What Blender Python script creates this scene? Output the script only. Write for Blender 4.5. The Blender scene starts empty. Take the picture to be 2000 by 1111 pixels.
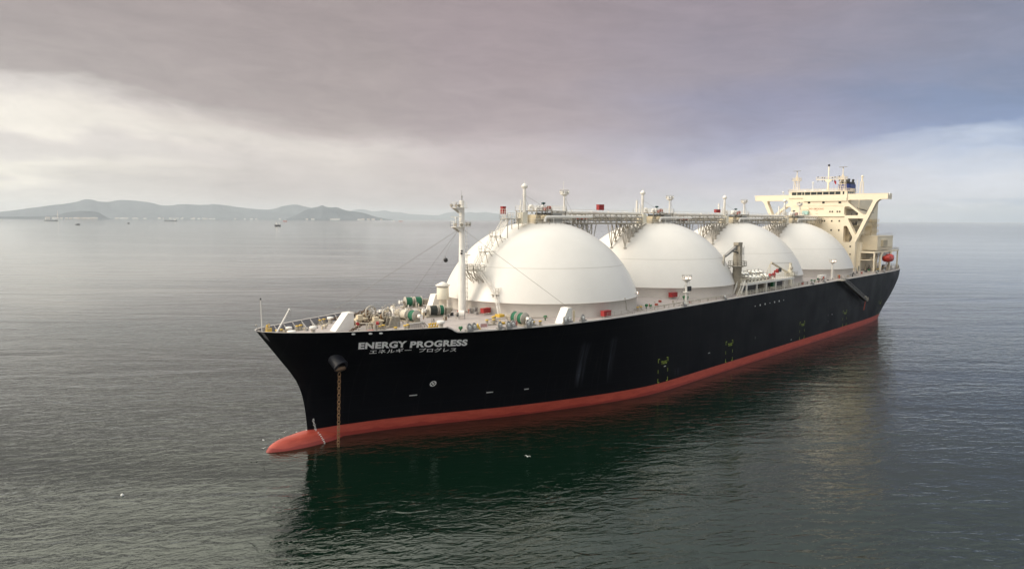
import bpy, math, random
import numpy as np
from mathutils import Vector, Matrix
random.seed(7)
scene = bpy.context.scene
COL = scene.collection
PI = math.pi

# ---- hull form (metres; x aft from first tank, y to starboard, z up from the water) ----
def pchip(xs, ys):
    xs = np.array(xs, float); ys = np.array(ys, float)
    h = np.diff(xs); d = np.diff(ys) / h
    m = np.zeros(len(xs)); m[0] = d[0]; m[-1] = d[-1]
    for i in range(1, len(xs) - 1):
        if d[i-1] * d[i] > 0:
            w1 = 2*h[i] + h[i-1]; w2 = h[i] + 2*h[i-1]
            m[i] = (w1 + w2) / (w1/d[i-1] + w2/d[i])
    def f(x):
        x = np.clip(np.asarray(x, float), xs[0], xs[-1])
        i = np.clip(np.searchsorted(xs, x, side='right') - 1, 0, len(xs) - 2)
        t = (x - xs[i]) / h[i]
        return ((1+2*t)*(1-t)**2*ys[i] + t*(1-t)**2*h[i]*m[i] + t*t*(3-2*t)*ys[i+1] + t*t*(t-1)*h[i]*m[i+1])
    return f

ZB = 2.085          # top of the red boot topping
ZD = 18.09          # deck edge
BH = 24.5           # half beam
XE = 16.0           # end of the fore body
stem_x = pchip([-4, 0, 2.085, 3.8, 5.6, 8.1, 10.5, 12.35, 14.56, 16.6, 19.9, 21], [-59.2, -59.35, -59.45, -59.6, -59.8, -60.27, -61.15, -62.3, -63.97, -65.5, -68.0, -68.8])
deck_half = pchip([-68, -67.6, -66.6, -64.9, -62.2, -55.8, -50.3, -44.7, -41.4, -36, -30.5, -26.3, -19.7, -13.8, -8.2, 1.2, 16], [0, 1.25, 2.5, 4.0, 5.6, 8.9, 11.3, 13.6, 14.8, 17.1, 19.2, 20.6, 22.3, 23.2, 23.8, 24.35, 24.5])
boot_half = pchip([-59.45, -58.6, -54.2, -51.8, -47, -43, -33, -24.4, -9.6, .5, 9, 16], [0, .45, 1.45, 2.2, 3.8, 5.4, 10.2, 14.2, 19.6, 22.5, 24.1, 24.5])
edge_z = pchip([-68, -60, -50, -41, -40.4, -39.3, -38.7, -37.5, 0, 221], [19.88, 19.5, 19.3, 19.12, 18.95, 18.35, 18.13, 18.09, 18.09, 18.09])
stern_deck = pchip([140, 180, 193, 202, 210, 216, 219.5, 221], [24.5, 24.4, 23.6, 22.0, 19.6, 16.6, 13.0, 9.0])
stern_wl = pchip([120, 140, 155, 165, 172, 180, 190, 200, 208, 214], [24.5, 24.4, 24.1, 23.5, 22.7, 20.6, 15.8, 9.0, 3.5, .6])
stern_w = pchip([-.3, 0, .07, .2, .39, .66, .83, 1, 1.2], [-.1, 0, .15, .40, .72, .91, .98, 1, 1])
stern_x = pchip([-5, 0, 3, 8, 13, 18.1], [206, 214, 216, 218.6, 220.2, 221])
def half(x, z):
    """half breadth of the hull at station x, height z"""
    if x <= XE:
        x0 = float(stem_x(z))
        if x <= x0: return 0.0
        s = (x - x0) / (XE - x0)
        w = (z - ZB) / (19.2 - ZB)
        yd = float(deck_half(-68 + s*(XE + 68))); yb = float(boot_half(-59.45 + s*(XE + 59.45)))
        if w >= 0:
            w = min(w, 1.06)**1.45
            return (1-w)*yb + w*yd
        return yb * max(0.2, 1 + (z - ZB) * .035 * (1 - s))
    if x <= 120: return BH
    w = float(stern_w(z / 18.09))
    xe = float(stern_x(z))
    a = float(stern_wl(min(x, 214))); b = float(stern_deck(x))
    y = (1-w)*a + w*b
    return max(y, 0.0)

def edge_of(x):
    """deck edge / bulwark rim at station x: (half breadth, z)"""
    z = float(edge_z(x)); return half(x, z), z
def deck_z(x, y):
    b = max(half(x, ZD), 4.0)
    return ZD + .76*math.sqrt(min(1, b/BH))*(1 - min(1.0, (y/b)**2))

# ---------------------------------------------------------------- materials
MATS = {}
def mat(name, col, rough=.5, metal=0.0, var=.06, scale=.35, emit=None, spec=.5, streak=0.0, streak_col=(.25, .2, .15), bump=0.0):
    m = bpy.data.materials.new(name); m.use_nodes = True
    nt = m.node_tree; N = nt.nodes; L = nt.links
    b = N['Principled BSDF']
    b.inputs['Roughness'].default_value = rough
    b.inputs['Metallic'].default_value = metal
    b.inputs['Specular IOR Level'].default_value = spec
    geo = N.new('ShaderNodeNewGeometry')
    nz = N.new('ShaderNodeTexNoise'); nz.inputs['Scale'].default_value = scale; nz.inputs['Detail'].default_value = 6
    nz.inputs['Roughness'].default_value = .65
    L.new(geo.outputs['Position'], nz.inputs['Vector'])
    mr = N.new('ShaderNodeMapRange'); mr.inputs[1].default_value = .3; mr.inputs[2].default_value = .7
    mr.inputs[3].default_value = 1 - var; mr.inputs[4].default_value = 1 + var
    L.new(nz.outputs['Fac'], mr.inputs[0])
    mx = N.new('ShaderNodeMix'); mx.data_type = 'RGBA'; mx.blend_type = 'MULTIPLY'; mx.inputs[0].default_value = 1
    mx.inputs[6].default_value = (*col, 1)
    cmb = N.new('ShaderNodeCombineColor')
    for i in range(3): L.new(mr.outputs[0], cmb.inputs[i])
    L.new(cmb.outputs[0], mx.inputs[7])
    out = mx.outputs[2]
    if streak > 0:
        mp = N.new('ShaderNodeMapping'); mp.inputs['Scale'].default_value = (1.3, 1.3, .09)
        L.new(geo.outputs['Position'], mp.inputs['Vector'])
        n2 = N.new('ShaderNodeTexNoise'); n2.inputs['Scale'].default_value = .9; n2.inputs['Detail'].default_value = 5
        L.new(mp.outputs[0], n2.inputs['Vector'])
        r2 = N.new('ShaderNodeMapRange'); r2.inputs[1].default_value = .58; r2.inputs[2].default_value = .8
        r2.inputs[3].default_value = 0; r2.inputs[4].default_value = streak
        L.new(n2.outputs['Fac'], r2.inputs[0])
        m2 = N.new('ShaderNodeMix'); m2.data_type = 'RGBA'
        L.new(r2.outputs[0], m2.inputs[0]); L.new(out, m2.inputs[6]); m2.inputs[7].default_value = (*streak_col, 1)
        out = m2.outputs[2]
    L.new(out, b.inputs['Base Color'])
    if bump > 0:
        bp = N.new('ShaderNodeBump'); bp.inputs['Strength'].default_value = bump; bp.inputs['Distance'].default_value = .05
        L.new(nz.outputs['Fac'], bp.inputs['Height']); L.new(bp.outputs[0], b.inputs['Normal'])
    if emit:
        b.inputs['Emission Color'].default_value = (*emit[:3], 1); b.inputs['Emission Strength'].default_value = emit[3]
    MATS[name] = m
    return m

mat('white_paint', (.76, .73, .68), .45, streak=.25, streak_col=(.55, .45, .33), scale=.8)
mat('dome_paint', (.705, .68, .645), .36, var=.04, scale=.12, streak=.16, streak_col=(.62, .56, .48))
mat('skirt_paint', (.66, .625, .58), .5, var=.05, scale=.3, streak=.16, streak_col=(.5, .42, .34))
mat('seam_paint', (.60, .57, .53), .5)
mat('cream_paint', (.80, .705, .545), .5, var=.04, streak=.12, streak_col=(.62, .47, .30))
mat('tan_paint', (.62, .53, .38), .55, streak=.2, streak_col=(.4, .3, .2))
mat('deck_paint', (.37, .325, .31), .6, var=.14, scale=.5, streak=0)
mat('edge_paint', (.60, .56, .53), .5)
mat('pale_metal', (.41, .375, .32), .5, streak=.4, streak_col=(.28, .2, .13), scale=1.2)
mat('beige_steel', (.31, .275, .22), .55, var=.2, scale=1.5, streak=.45, streak_col=(.25, .17, .1))
mat('grey_steel', (.26, .25, .24), .55, var=.15, scale=1.5)
mat('bulwark_grey', (.13, .125, .135), .55, var=.2, scale=.8)
mat('dark_steel', (.035, .035, .038), .5)
mat('black', (.008, .008, .009), .5)
mat('recess_dark', (.02, .02, .022), .7)
mat('chrome_pipe', (.62, .61, .58), .3, metal=.85)
mat('green_rope', (.012, .115, .06), .8, var=.25, scale=6, bump=.6)
mat('pale_rope', (.55, .50, .42), .85, var=.25, scale=6, bump=.6)
mat('dark_rope', (.03, .035, .03), .85, var=.3, scale=6, bump=.6)
mat('green_paint', (.012, .13, .04), .5)
mat('yellow_paint', (.62, .40, .05), .5)
mat('red_paint', (.31, .02, .02), .5)
mat('dull_red', (.38, .08, .05), .6)
mat('rust_chain', (.20, .115, .055), .75, var=.35, scale=3)
mat('brown_chain', (.10, .06, .035), .75, var=.35, scale=3)
mat('glass', (.012, .02, .02), .08, spec=.8)
mat('window_dark', (.02, .02, .022), .15)
mat('boat_orange', (.55, .04, .022), .4)
mat('funnel_blue', (.012, .03, .17), .45)
mat('letter_white', (.92, .91, .90), .6)
mat('mark_white', (.72, .72, .70), .6)
mat('tug_yellow', (.30, .38, .05), .6)
mat('sign_text', (.55, .30, .20), .6)
mat('wire', (.20, .18, .16), .6)
mat('lamp_or_glint_lit', (.8, .75, .65), .4, emit=(1.0, .66, .5, 2.2))
mat('teal_paint', (.35, .55, .50), .5)
mat('flag_red', (.45, .03, .04), .7)

def hull_material():
    m = bpy.data.materials.new('hull_black'); m.use_nodes = True
    nt = m.node_tree; N = nt.nodes; L = nt.links; b = N['Principled BSDF']
    geo = N.new('ShaderNodeNewGeometry')
    # faint pale scuff streaks running down the side at two stations, and general weathering
    sep = N.new('ShaderNodeSeparateXYZ'); L.new(geo.outputs['Position'], sep.inputs[0])
    mp = N.new('ShaderNodeMapping'); mp.inputs['Scale'].default_value = (1.6, .2, .05)
    L.new(geo.outputs['Position'], mp.inputs['Vector'])
    nz = N.new('ShaderNodeTexNoise'); nz.inputs['Scale'].default_value = 1.0; nz.inputs['Detail'].default_value = 7; nz.inputs['Roughness'].default_value = .6
    L.new(mp.outputs[0], nz.inputs['Vector'])
    def math_(op, a, bb=None, c=None):
        n = N.new('ShaderNodeMath'); n.operation = op
        for i, v in enumerate((a, bb, c)):
            if v is None: continue
            if isinstance(v, (int, float)): n.inputs[i].default_value = v
            else: L.new(v, n.inputs[i])
        return n.outputs[0]
    def band(x, z0, z1, wd, amp):
        d = math_('ABSOLUTE', math_('SUBTRACT', sep.outputs[0], x))
        g = math_('SMOOTH_MAX', math_('SUBTRACT', 1.0, math_('DIVIDE', d, wd)), 0.0, .1)
        hz = N.new('ShaderNodeMapRange'); hz.inputs[1].default_value = z0; hz.inputs[2].default_value = z0+3
        L.new(sep.outputs[2], hz.inputs[0])
        hz2 = N.new('ShaderNodeMapRange'); hz2.inputs[1].default_value = z1; hz2.inputs[2].default_value = z1-1
        L.new(sep.outputs[2], hz2.inputs[0])
        return math_('MULTIPLY', math_('MULTIPLY', math_('MULTIPLY', g, hz.outputs[0]), hz2.outputs[0]), amp)
    s = math_('ADD', math_('ADD', band(-10.6, 4, 14, 1.5, .8), band(-3.4, 4, 14.2, 1.1, .8)), band(19.5, 2.2, 4.6, 1.6, 1.0))
    nr = N.new('ShaderNodeMapRange'); nr.inputs[1].default_value = .42; nr.inputs[2].default_value = .75
    L.new(nz.outputs['Fac'], nr.inputs[0])
    st = math_('MULTIPLY', s, nr.outputs[0])
    n3 = N.new('ShaderNodeTexNoise'); n3.inputs['Scale'].default_value = .15; n3.inputs['Detail'].default_value = 6
    L.new(geo.outputs['Position'], n3.inputs['Vector'])
    mx0 = N.new('ShaderNodeMix'); mx0.data_type = 'RGBA'
    mx0.inputs[6].default_value = (.0022, .0024, .0036, 1); mx0.inputs[7].default_value = (.0045, .005, .0075, 1)
    L.new(n3.outputs['Fac'], mx0.inputs[0])
    mx = N.new('ShaderNodeMix'); mx.data_type = 'RGBA'; L.new(st, mx.inputs[0]); L.new(mx0.outputs[2], mx.inputs[6])
    mx.inputs[7].default_value = (.10, .11, .14, 1)
    # thin drips under the scuppers and seams, plate joints, uneven gloss
    mp5 = N.new('ShaderNodeMapping'); mp5.inputs['Scale'].default_value = (1.1, .2, .06); L.new(geo.outputs['Position'], mp5.inputs['Vector'])
    n5 = N.new('ShaderNodeTexNoise'); n5.inputs['Scale'].default_value = 1.3; n5.inputs['Detail'].default_value = 5; L.new(mp5.outputs[0], n5.inputs['Vector'])
    r5 = N.new('ShaderNodeMapRange'); r5.inputs[1].default_value = .6; r5.inputs[2].default_value = .78; r5.inputs[4].default_value = .55; L.new(n5.outputs['Fac'], r5.inputs[0])
    mx5 = N.new('ShaderNodeMix'); mx5.data_type = 'RGBA'; L.new(r5.outputs[0], mx5.inputs[0]); L.new(mx.outputs[2], mx5.inputs[6]); mx5.inputs[7].default_value = (.016, .015, .016, 1)
    def line(coord, step, wd):
        t = math_('MULTIPLY', math_('ABSOLUTE', math_('SUBTRACT', math_('FRACT', math_('DIVIDE', coord, step)), .5)), step)
        return math_('LESS_THAN', t, wd)
    jl = math_('MULTIPLY', math_('MAXIMUM', line(sep.outputs[0], 11.7, .09), line(sep.outputs[2], 2.9, .05)), .5)
    mx6 = N.new('ShaderNodeMix'); mx6.data_type = 'RGBA'; L.new(jl, mx6.inputs[0]); L.new(mx5.outputs[2], mx6.inputs[6]); mx6.inputs[7].default_value = (.011, .0115, .014, 1)
    L.new(mx6.outputs[2], b.inputs['Base Color'])
    rr = N.new('ShaderNodeMapRange'); rr.inputs[1].default_value = .3; rr.inputs[2].default_value = .7; rr.inputs[3].default_value = .36; rr.inputs[4].default_value = .52; L.new(n3.outputs['Fac'], rr.inputs[0]); L.new(rr.outputs[0], b.inputs['Roughness'])
    b.inputs['Roughness'].default_value = .33; b.inputs['Specular IOR Level'].default_value = .07
    # shallow plate unevenness
    n4 = N.new('ShaderNodeTexNoise'); n4.inputs['Scale'].default_value = .35; n4.inputs['Detail'].default_value = 3
    L.new(geo.outputs['Position'], n4.inputs['Vector'])
    bp = N.new('ShaderNodeBump'); bp.inputs['Strength'].default_value = .25; bp.inputs['Distance'].default_value = .05
    L.new(n4.outputs['Fac'], bp.inputs['Height']); L.new(bp.outputs[0], b.inputs['Normal'])
    MATS['hull_black'] = m
def boot_material():
    m = bpy.data.materials.new('boot_red'); m.use_nodes = True
    nt = m.node_tree; N = nt.nodes; L = nt.links; b = N['Principled BSDF']
    geo = N.new('ShaderNodeNewGeometry')
    sep = N.new('ShaderNodeSeparateXYZ'); L.new(geo.outputs['Position'], sep.inputs[0])
    mp = N.new('ShaderNodeMapping'); mp.inputs['Scale'].default_value = (.5, .5, 2.2)
    L.new(geo.outputs['Position'], mp.inputs['Vector'])
    nz = N.new('ShaderNodeTexNoise'); nz.inputs['Scale'].default_value = .8; nz.inputs['Detail'].default_value = 7; nz.inputs['Roughness'].default_value = .65
    L.new(mp.outputs[0], nz.inputs['Vector'])
    # dark weed line near the water, its upper edge uneven
    lo = N.new('ShaderNodeTexNoise'); lo.inputs['Scale'].default_value = .22; lo.inputs['Detail'].default_value = 4
    L.new(geo.outputs['Position'], lo.inputs['Vector'])
    a = N.new('ShaderNodeMath'); a.operation = 'MULTIPLY_ADD'; a.inputs[1].default_value = -1.6; L.new(lo.outputs['Fac'], a.inputs[0]); L.new(sep.outputs[2], a.inputs[2])
    mr = N.new('ShaderNodeMapRange'); mr.inputs[1].default_value = -.35; mr.inputs[2].default_value = -.2; mr.inputs[3].default_value = 1; mr.inputs[4].default_value = 0
    L.new(a.outputs[0], mr.inputs[0])
    cr = N.new('ShaderNodeValToRGB'); e = cr.color_ramp.elements
    e[0].position = .3; e[0].color = (.32, .042, .026, 1); e[1].position = .75; e[1].color = (.48, .082, .052, 1)
    L.new(nz.outputs['Fac'], cr.inputs[0])
    mx = N.new('ShaderNodeMix'); mx.data_type = 'RGBA'; L.new(mr.outputs[0], mx.inputs[0]); L.new(cr.outputs[0], mx.inputs[6])
    mx.inputs[7].default_value = (.26, .03, .022, 1)
    L.new(mx.outputs[2], b.inputs['Base Color'])
    b.inputs['Roughness'].default_value = .55
    MATS['boot_red'] = m
hull_material(); boot_material()

# ---------------------------------------------------------------- mesh builder
def frame(d):
    d = Vector(d).normalized()
    up = Vector((0, 0, 1)) if abs(d.z) < .95 else Vector((1, 0, 0))
    a = d.cross(up).normalized(); b = a.cross(d).normalized()
    return d, a, b
class M:
    def __init__(s): s.v = []; s.f = []; s.s = []; s.m = []
    def add(s, vs, fs, smooth=False, mi=0):
        o = len(s.v); s.v += [tuple(v) for v in vs]
        for f in fs: s.f.append([i+o for i in f]); s.s.append(smooth); s.m.append(mi)
        return s
    def box(s, x0, x1, y0, y1, z0, z1, mi=0):
        vs = [(x, y, z) for z in (z0, z1) for y in (y0, y1) for x in (x0, x1)]
        return s.add(vs, [(0,2,3,1), (4,5,7,6), (0,1,5,4), (2,6,7,3), (0,4,6,2), (1,3,7,5)], mi=mi)
    def obox(s, c, ax, half_, mi=0):
        c = Vector(c); a = [Vector(v)*h for v, h in zip(ax, half_)]
        vs = [c + a[0]*i + a[1]*j + a[2]*k for k in (-1, 1) for j in (-1, 1) for i in (-1, 1)]
        return s.add(vs, [(0,2,3,1), (4,5,7,6), (0,1,5,4), (2,6,7,3), (0,4,6,2), (1,3,7,5)], mi=mi)
    def beam(s, p, q, w, h, mi=0):
        p = Vector(p); q = Vector(q); d, a, b = frame(q-p)
        return s.obox((p+q)/2, (d, a, b), ((q-p).length/2, w/2, h/2), mi)
    def cyl(s, p, q, r0, r1=None, n=12, caps=True, mi=0):
        r1 = r0 if r1 is None else r1
        p = Vector(p); q = Vector(q); d, a, b = frame(q-p)
        cs = [(a*math.cos(2*PI*i/n) + b*math.sin(2*PI*i/n)) for i in range(n)]
        vs = [p+c*r0 for c in cs] + [q+c*r1 for c in cs]
        s.add(vs, [(i, (i+1) % n, (i+1) % n+n, i+n) for i in range(n)], True, mi)
        if caps:
            s.add(vs[:n], [list(range(n))[::-1]], False, mi); s.add(vs[n:], [list(range(n))], False, mi)
        return s
    def tube(s, pts, r, n=8, mi=0, caps=True):
        pts = [Vector(p) for p in pts]
        rings = []
        for i, p in enumerate(pts):
            t = (pts[min(i+1, len(pts)-1)] - pts[max(i-1, 0)])
            d, a, b = frame(t)
            if rings:
                a0 = (rings[-1][0] - pts[i-1]).normalized(); a = (a0 - d*a0.dot(d)).normalized(); b = d.cross(a)
            else: b = d.cross(a)
            rings.append([p + (a*math.cos(2*PI*k/n) + b*math.sin(2*PI*k/n))*r for k in range(n)])
        vs = [v for rg in rings for v in rg]
        s.add(vs, [(i*n+k, i*n+(k+1) % n, (i+1)*n+(k+1) % n, (i+1)*n+k) for i in range(len(pts)-1) for k in range(n)], True, mi)
        if caps: s.add(rings[0], [list(range(n))[::-1]], False, mi); s.add(rings[-1], [list(range(n))], False, mi)
        return s
    def lathe(s, prof, c=(0, 0, 0), ax=(0, 0, 1), n=24, mi=0, smooth=True):
        c = Vector(c); d, a, b = frame(ax)
        vs = []
        for r, z in prof:
            for k in range(n): vs.append(c + d*z + (a*math.cos(2*PI*k/n) + b*math.sin(2*PI*k/n))*r)
        fs = [(i*n+k, i*n+(k+1) % n, (i+1)*n+(k+1) % n, (i+1)*n+k) for i in range(len(prof)-1) for k in range(n)]
        return s.add(vs, fs, smooth, mi)
    def ball(s, c, r, n=12, m=8, mi=0):
        r = (r, r, r) if isinstance(r, (int, float)) else r
        vs = []; c = Vector(c)
        for i in range(m+1):
            t = PI*i/m
            for k in range(n): vs.append(c + Vector((r[0]*math.sin(t)*math.cos(2*PI*k/n), r[1]*math.sin(t)*math.sin(2*PI*k/n), r[2]*math.cos(t))))
        return s.add(vs, [(i*n+k, (i+1)*n+k, (i+1)*n+(k+1) % n, i*n+(k+1) % n) for i in range(m) for k in range(n)], True, mi)
    def torus(s, c, ax, R, r, n=20, k=6, mi=0, sx=1.0):
        d, a, b = frame(ax); c = Vector(c); vs = []
        for i in range(n):
            t = 2*PI*i/n; e = a*math.cos(t)*sx + b*math.sin(t); e2 = (a*math.cos(t) + b*math.sin(t))
            for j in range(k):
                u = 2*PI*j/k; vs.append(c + e*R + e2*r*math.cos(u) + d*r*math.sin(u))
        return s.add(vs, [(i*k+j, ((i+1) % n)*k+j, ((i+1) % n)*k+(j+1) % k, i*k+(j+1) % k) for i in range(n) for j in range(k)], True, mi)
    def prism(s, poly, p0, e1, e2, depth, mi=0):
        """convex polygon in the plane p0 + u*e1 + v*e2, thickened by the vector depth"""
        p0 = Vector(p0); e1 = Vector(e1); e2 = Vector(e2); dp = Vector(depth); n = len(poly)
        A = [p0 + e1*u + e2*v for u, v in poly]; B = [q + dp for q in A]
        s.add(A + B, [list(range(n)), list(range(n, 2*n))[::-1]] + [(i, i+n, (i+1) % n+n, (i+1) % n) for i in range(n)], False, mi)
        return s
    def ladder(s, p, q, side, w=.6, step=.35, r=.035, mi=0):
        p = Vector(p); q = Vector(q); sd = Vector(side).normalized()*w/2
        s.beam(p+sd, q+sd, r*2, r*2, mi); s.beam(p-sd, q-sd, r*2, r*2, mi)
        n = max(2, int((q-p).length/step))
        for i in range(1, n): c = p.lerp(q, i/n); s.beam(c-sd, c+sd, r*1.4, r*1.4, mi)
        return s
    def rail(s, pts, h=1.1, gap=1.8, r=.03, rows=2, mi=0):
        for p, q in zip(pts[:-1], pts[1:]):
            p = Vector(p); q = Vector(q); n = max(1, int(round((q-p).length/gap)))
            for j in range(1, rows+1):
                o = Vector((0, 0, h*j/rows)); s.beam(p+o, q+o, r*2, r*2, mi)
            for i in range(n+1): c = p.lerp(q, i/n); s.beam(c, c+Vector((0, 0, h)), r*2, r*2, mi)
        return s
    def build(s, name, material, parent=None, label=None, origin=None):
        vs = np.array(s.v, float)
        if origin is None:
            origin = (vs[:, 0].min()/2+vs[:, 0].max()/2, vs[:, 1].min()/2+vs[:, 1].max()/2, vs[:, 2].min())
        o = np.array(origin)
        me = bpy.data.meshes.new(name)
        me.from_pydata((vs-o).tolist(), [], s.f)
        me.polygons.foreach_set('use_smooth', s.s)
        ms = material if isinstance(material, (list, tuple)) else [material]
        for x in ms: me.materials.append(MATS[x] if isinstance(x, str) else x)
        if len(ms) > 1: me.polygons.foreach_set('material_index', s.m)
        me.update()
        ob = bpy.data.objects.new(name, me); COL.objects.link(ob)
        put(ob, o, parent)
        if label: ob['label'] = label
        return ob
WL = {}     # world locations (no parent is ever rotated)
def put(ob, loc, parent):
    loc = Vector(loc); WL[ob] = loc.copy()
    if parent is not None:
        ob.parent = parent; ob.location = loc - WL[parent]
    else: ob.location = loc
def empty(name, loc):
    o = bpy.data.objects.new(name, None); o.empty_display_size = 1; COL.objects.link(o); put(o, loc, None); return o
def tag(o, label, cat, group=None):
    o['label'] = label; o['category'] = cat
    if group: o['group'] = group
    return o
def dup(o, loc, parent=None):
    """copy of an object and, below it, copies of its parts"""
    c = o.copy(); COL.objects.link(c)
    if parent is not None: c.parent = parent
    WL[c] = Vector(loc); c.location = Vector(loc) - (WL[c.parent] if c.parent else Vector((0, 0, 0)))
    d = Vector(loc) - WL[o]
    for ch in list(o.children): dup(ch, WL[ch] + d, c)
    return c
def mesh_from_curve(c):
    o = bpy.data.objects.new('tmp', c); COL.objects.link(o)
    bpy.context.view_layer.update()
    me = bpy.data.meshes.new_from_object(o.evaluated_get(bpy.context.evaluated_depsgraph_get()))
    bpy.data.objects.remove(o)
    vs = [tuple(v.co) for v in me.vertices]; fs = [list(p.vertices) for p in me.polygons]
    bpy.data.meshes.remove(me); bpy.data.curves.remove(c)
    return vs, fs
def text_mesh(body, bold=0.0, extrude=0.0):
    """flat text normalised to cap height 1 starting at 0,0 -> verts (u,v), faces, width"""
    c = bpy.data.curves.new('txt', 'FONT'); c.body = body; c.offset = bold; c.size = 1; c.resolution_u = 4; c.space_character = 1.06
    vs, fs = mesh_from_curve(c)
    a = np.array(vs); a[:, 0] -= a[:, 0].min(); lo = a[:, 1].min(); hi = a[:, 1].max()
    a[:, 1] = (a[:, 1]-lo)/(hi-lo)
    w = a[:, 0].max()
    return a, fs, w
def plate_with_holes(outer, holes, depth):
    """2-D plate (u,v) with openings, thickness depth along +w -> verts, faces"""
    c = bpy.data.curves.new('plate', 'CURVE'); c.dimensions = '2D'; c.fill_mode = 'BOTH'; c.extrude = depth/2
    for loop in [outer] + holes:
        sp = c.splines.new('POLY'); sp.points.add(len(loop)-1)
        for p, (u, v) in zip(sp.points, loop): p.co = (u, v, 0, 1)
        sp.use_cyclic_u = True
    return mesh_from_curve(c)
def rounded(poly, r=.6, n=4):
    out = []
    P = [Vector((p[0], p[1])) for p in poly]; k = len(P)
    for i in range(k):
        a, b, c = P[i-1], P[i], P[(i+1) % k]
        d1 = (a-b); d2 = (c-b); t = min(r, d1.length*.45, d2.length*.45)
        s, e = b + d1.normalized()*t, b + d2.normalized()*t
        for j in range(n+1):
            u = j/n; out.append(tuple(s*(1-u)**2 + b*2*u*(1-u) + e*u*u))
    return out

# ================================================================= THE SHIP
SHIP = tag(empty('gas_carrier_ship', (76, 0, 0)), 'huge black and red gas carrier ship with four white domes lying at anchor', 'ship')

# ---------------------------------------------------------------- hull
def build_hull():
    mb = M()
    ss = list(np.concatenate([np.linspace(0, .1, 13)**1.0, np.linspace(.11, .30, 14), np.linspace(.305, .40, 24), np.linspace(.42, 1, 26)]))
    zred = [-3.5, -1.5, -.6, 0, .7, 1.4, ZB]
    tb = list(np.linspace(0, 1, 19))
    sx = list(np.linspace(32, 120, 12)) + list(np.linspace(126, 200, 20))
    def col(kind, val, level):
        # level: ('z', z) below the red line or ('t', t) above it
        if kind == 'f':
            z = level[1] if level[0] == 'z' else ZB
            x = -40
            for _ in range(14):
                if level[0] == 't': z = ZB + level[1]*(float(edge_z(x)) - ZB)
                x0 = float(stem_x(z)); x = x0 + val*(XE - x0)
            return x, z
        x = val
        z = level[1] if level[0] == 'z' else ZB + level[1]*(float(edge_z(min(x, 221))) - ZB)
        if kind == 's':   # stern: val 0..1 from x=200 to the stern end at this height
            x = 200 + val*(float(stern_x(z)) - .02 - 200)
        return x, z
    cols = [('f', s) for s in ss] + [('m', x) for x in sx] + [('s', s) for s in np.linspace(0, 1, 14)[1:]]
    for levels, mi in (([('z', z) for z in zred], 0), ([('t', t) for t in tb], 1)):
        for side in (-1, 1):
            vs = []; n = len(levels)
            for k, v in cols:
                for lv in levels:
                    x, z = col(k, v, lv); y = half(x, z)
                    if k == 'f' and v == 0: y = 0.0
                    vs.append((x, side*y, z))
            fs = []
            for i in range(len(cols)-1):
                for j in range(n-1):
                    a, b, c, d = i*n+j, (i+1)*n+j, (i+1)*n+j+1, i*n+j+1
                    fs.append((a, b, c, d) if side < 0 else (d, c, b, a))
            mb.add(vs, fs, True, mi)
            i = len(cols)-1       # transom half
            tv = [vs[i*n+j] for j in range(n)] + [(vs[i*n+j][0], 0, vs[i*n+j][2]) for j in range(n)]
            mb.add(tv, [((j, j+1, n+j+1, n+j) if side > 0 else (j, n+j, n+j+1, j+1)) for j in range(n-1)], False, mi)
    return mb.build('hull', ['boot_red', 'hull_black'], SHIP, origin=(76, 0, 0))
hull = build_hull()

def build_bulb():
    mb = M(); rows = []
    top = pchip([-67.45, -67.2, -66.7, -66, -65.2, -64.6, -63.2, -61.4, -60, -58, -55, -50], [-3.0, -.9, .3, .95, 1.28, 1.45, 1.68, 1.82, 1.95, 1.9, 1.0, -1.2])
    hw = pchip([-67.45, -67.2, -66.7, -65.5, -64, -62, -60, -55, -50], [.04, .5, .9, 1.6, 2.3, 2.85, 3.05, 3.0, 2.6])
    zc = -3.0; n = 28
    xs = [-67.45, -67.4, -67.3, -67.2, -67.0, -66.7, -66.3, -66, -65.5, -65, -64.5, -64, -63, -62, -61, -60, -59, -58, -56.5, -55, -52, -50]
    for x in xs:
        vr = max(float(top(x)) - zc, .05); w = float(hw(x))
        rows.append([(x, w*math.copysign(abs(math.cos(a))**.9, math.cos(a)), zc + vr*math.copysign(abs(math.sin(a))**.9, math.sin(a))) for a in [2*PI*k/n for k in range(n)]])
    vs = [v for r in rows for v in r]
    mb.add(vs, [(i*n+k, (i+1)*n+k, (i+1)*n+(k+1) % n, i*n+(k+1) % n) for i in range(len(xs)-1) for k in range(n)], True)
    return mb.build('bulbous_bow', 'boot_red', hull)
build_bulb()

# deck sheet
def build_deck():
    mb = M(); xs = list(np.linspace(-66.3, -36, 40)) + list(np.linspace(-34, 16, 30)) + list(np.linspace(20, 196, 40)) + list(np.linspace(199, 220.6, 12))
    n = 17; vs = []
    for x in xs:
        b = max(half(x, ZD) - .06, .03)
        for k in range(n):
            y = -b + 2*b*k/(n-1); vs.append((x, y, deck_z(x, y)))
    mb.add(vs, [(i*n+k, (i+1)*n+k, (i+1)*n+k+1, i*n+k+1) for i in range(len(xs)-1) for k in range(n-1)], True)
    return mb.build('weather_deck', 'deck_paint', SHIP, origin=(76, 0, ZD))
deck = build_deck()

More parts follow.
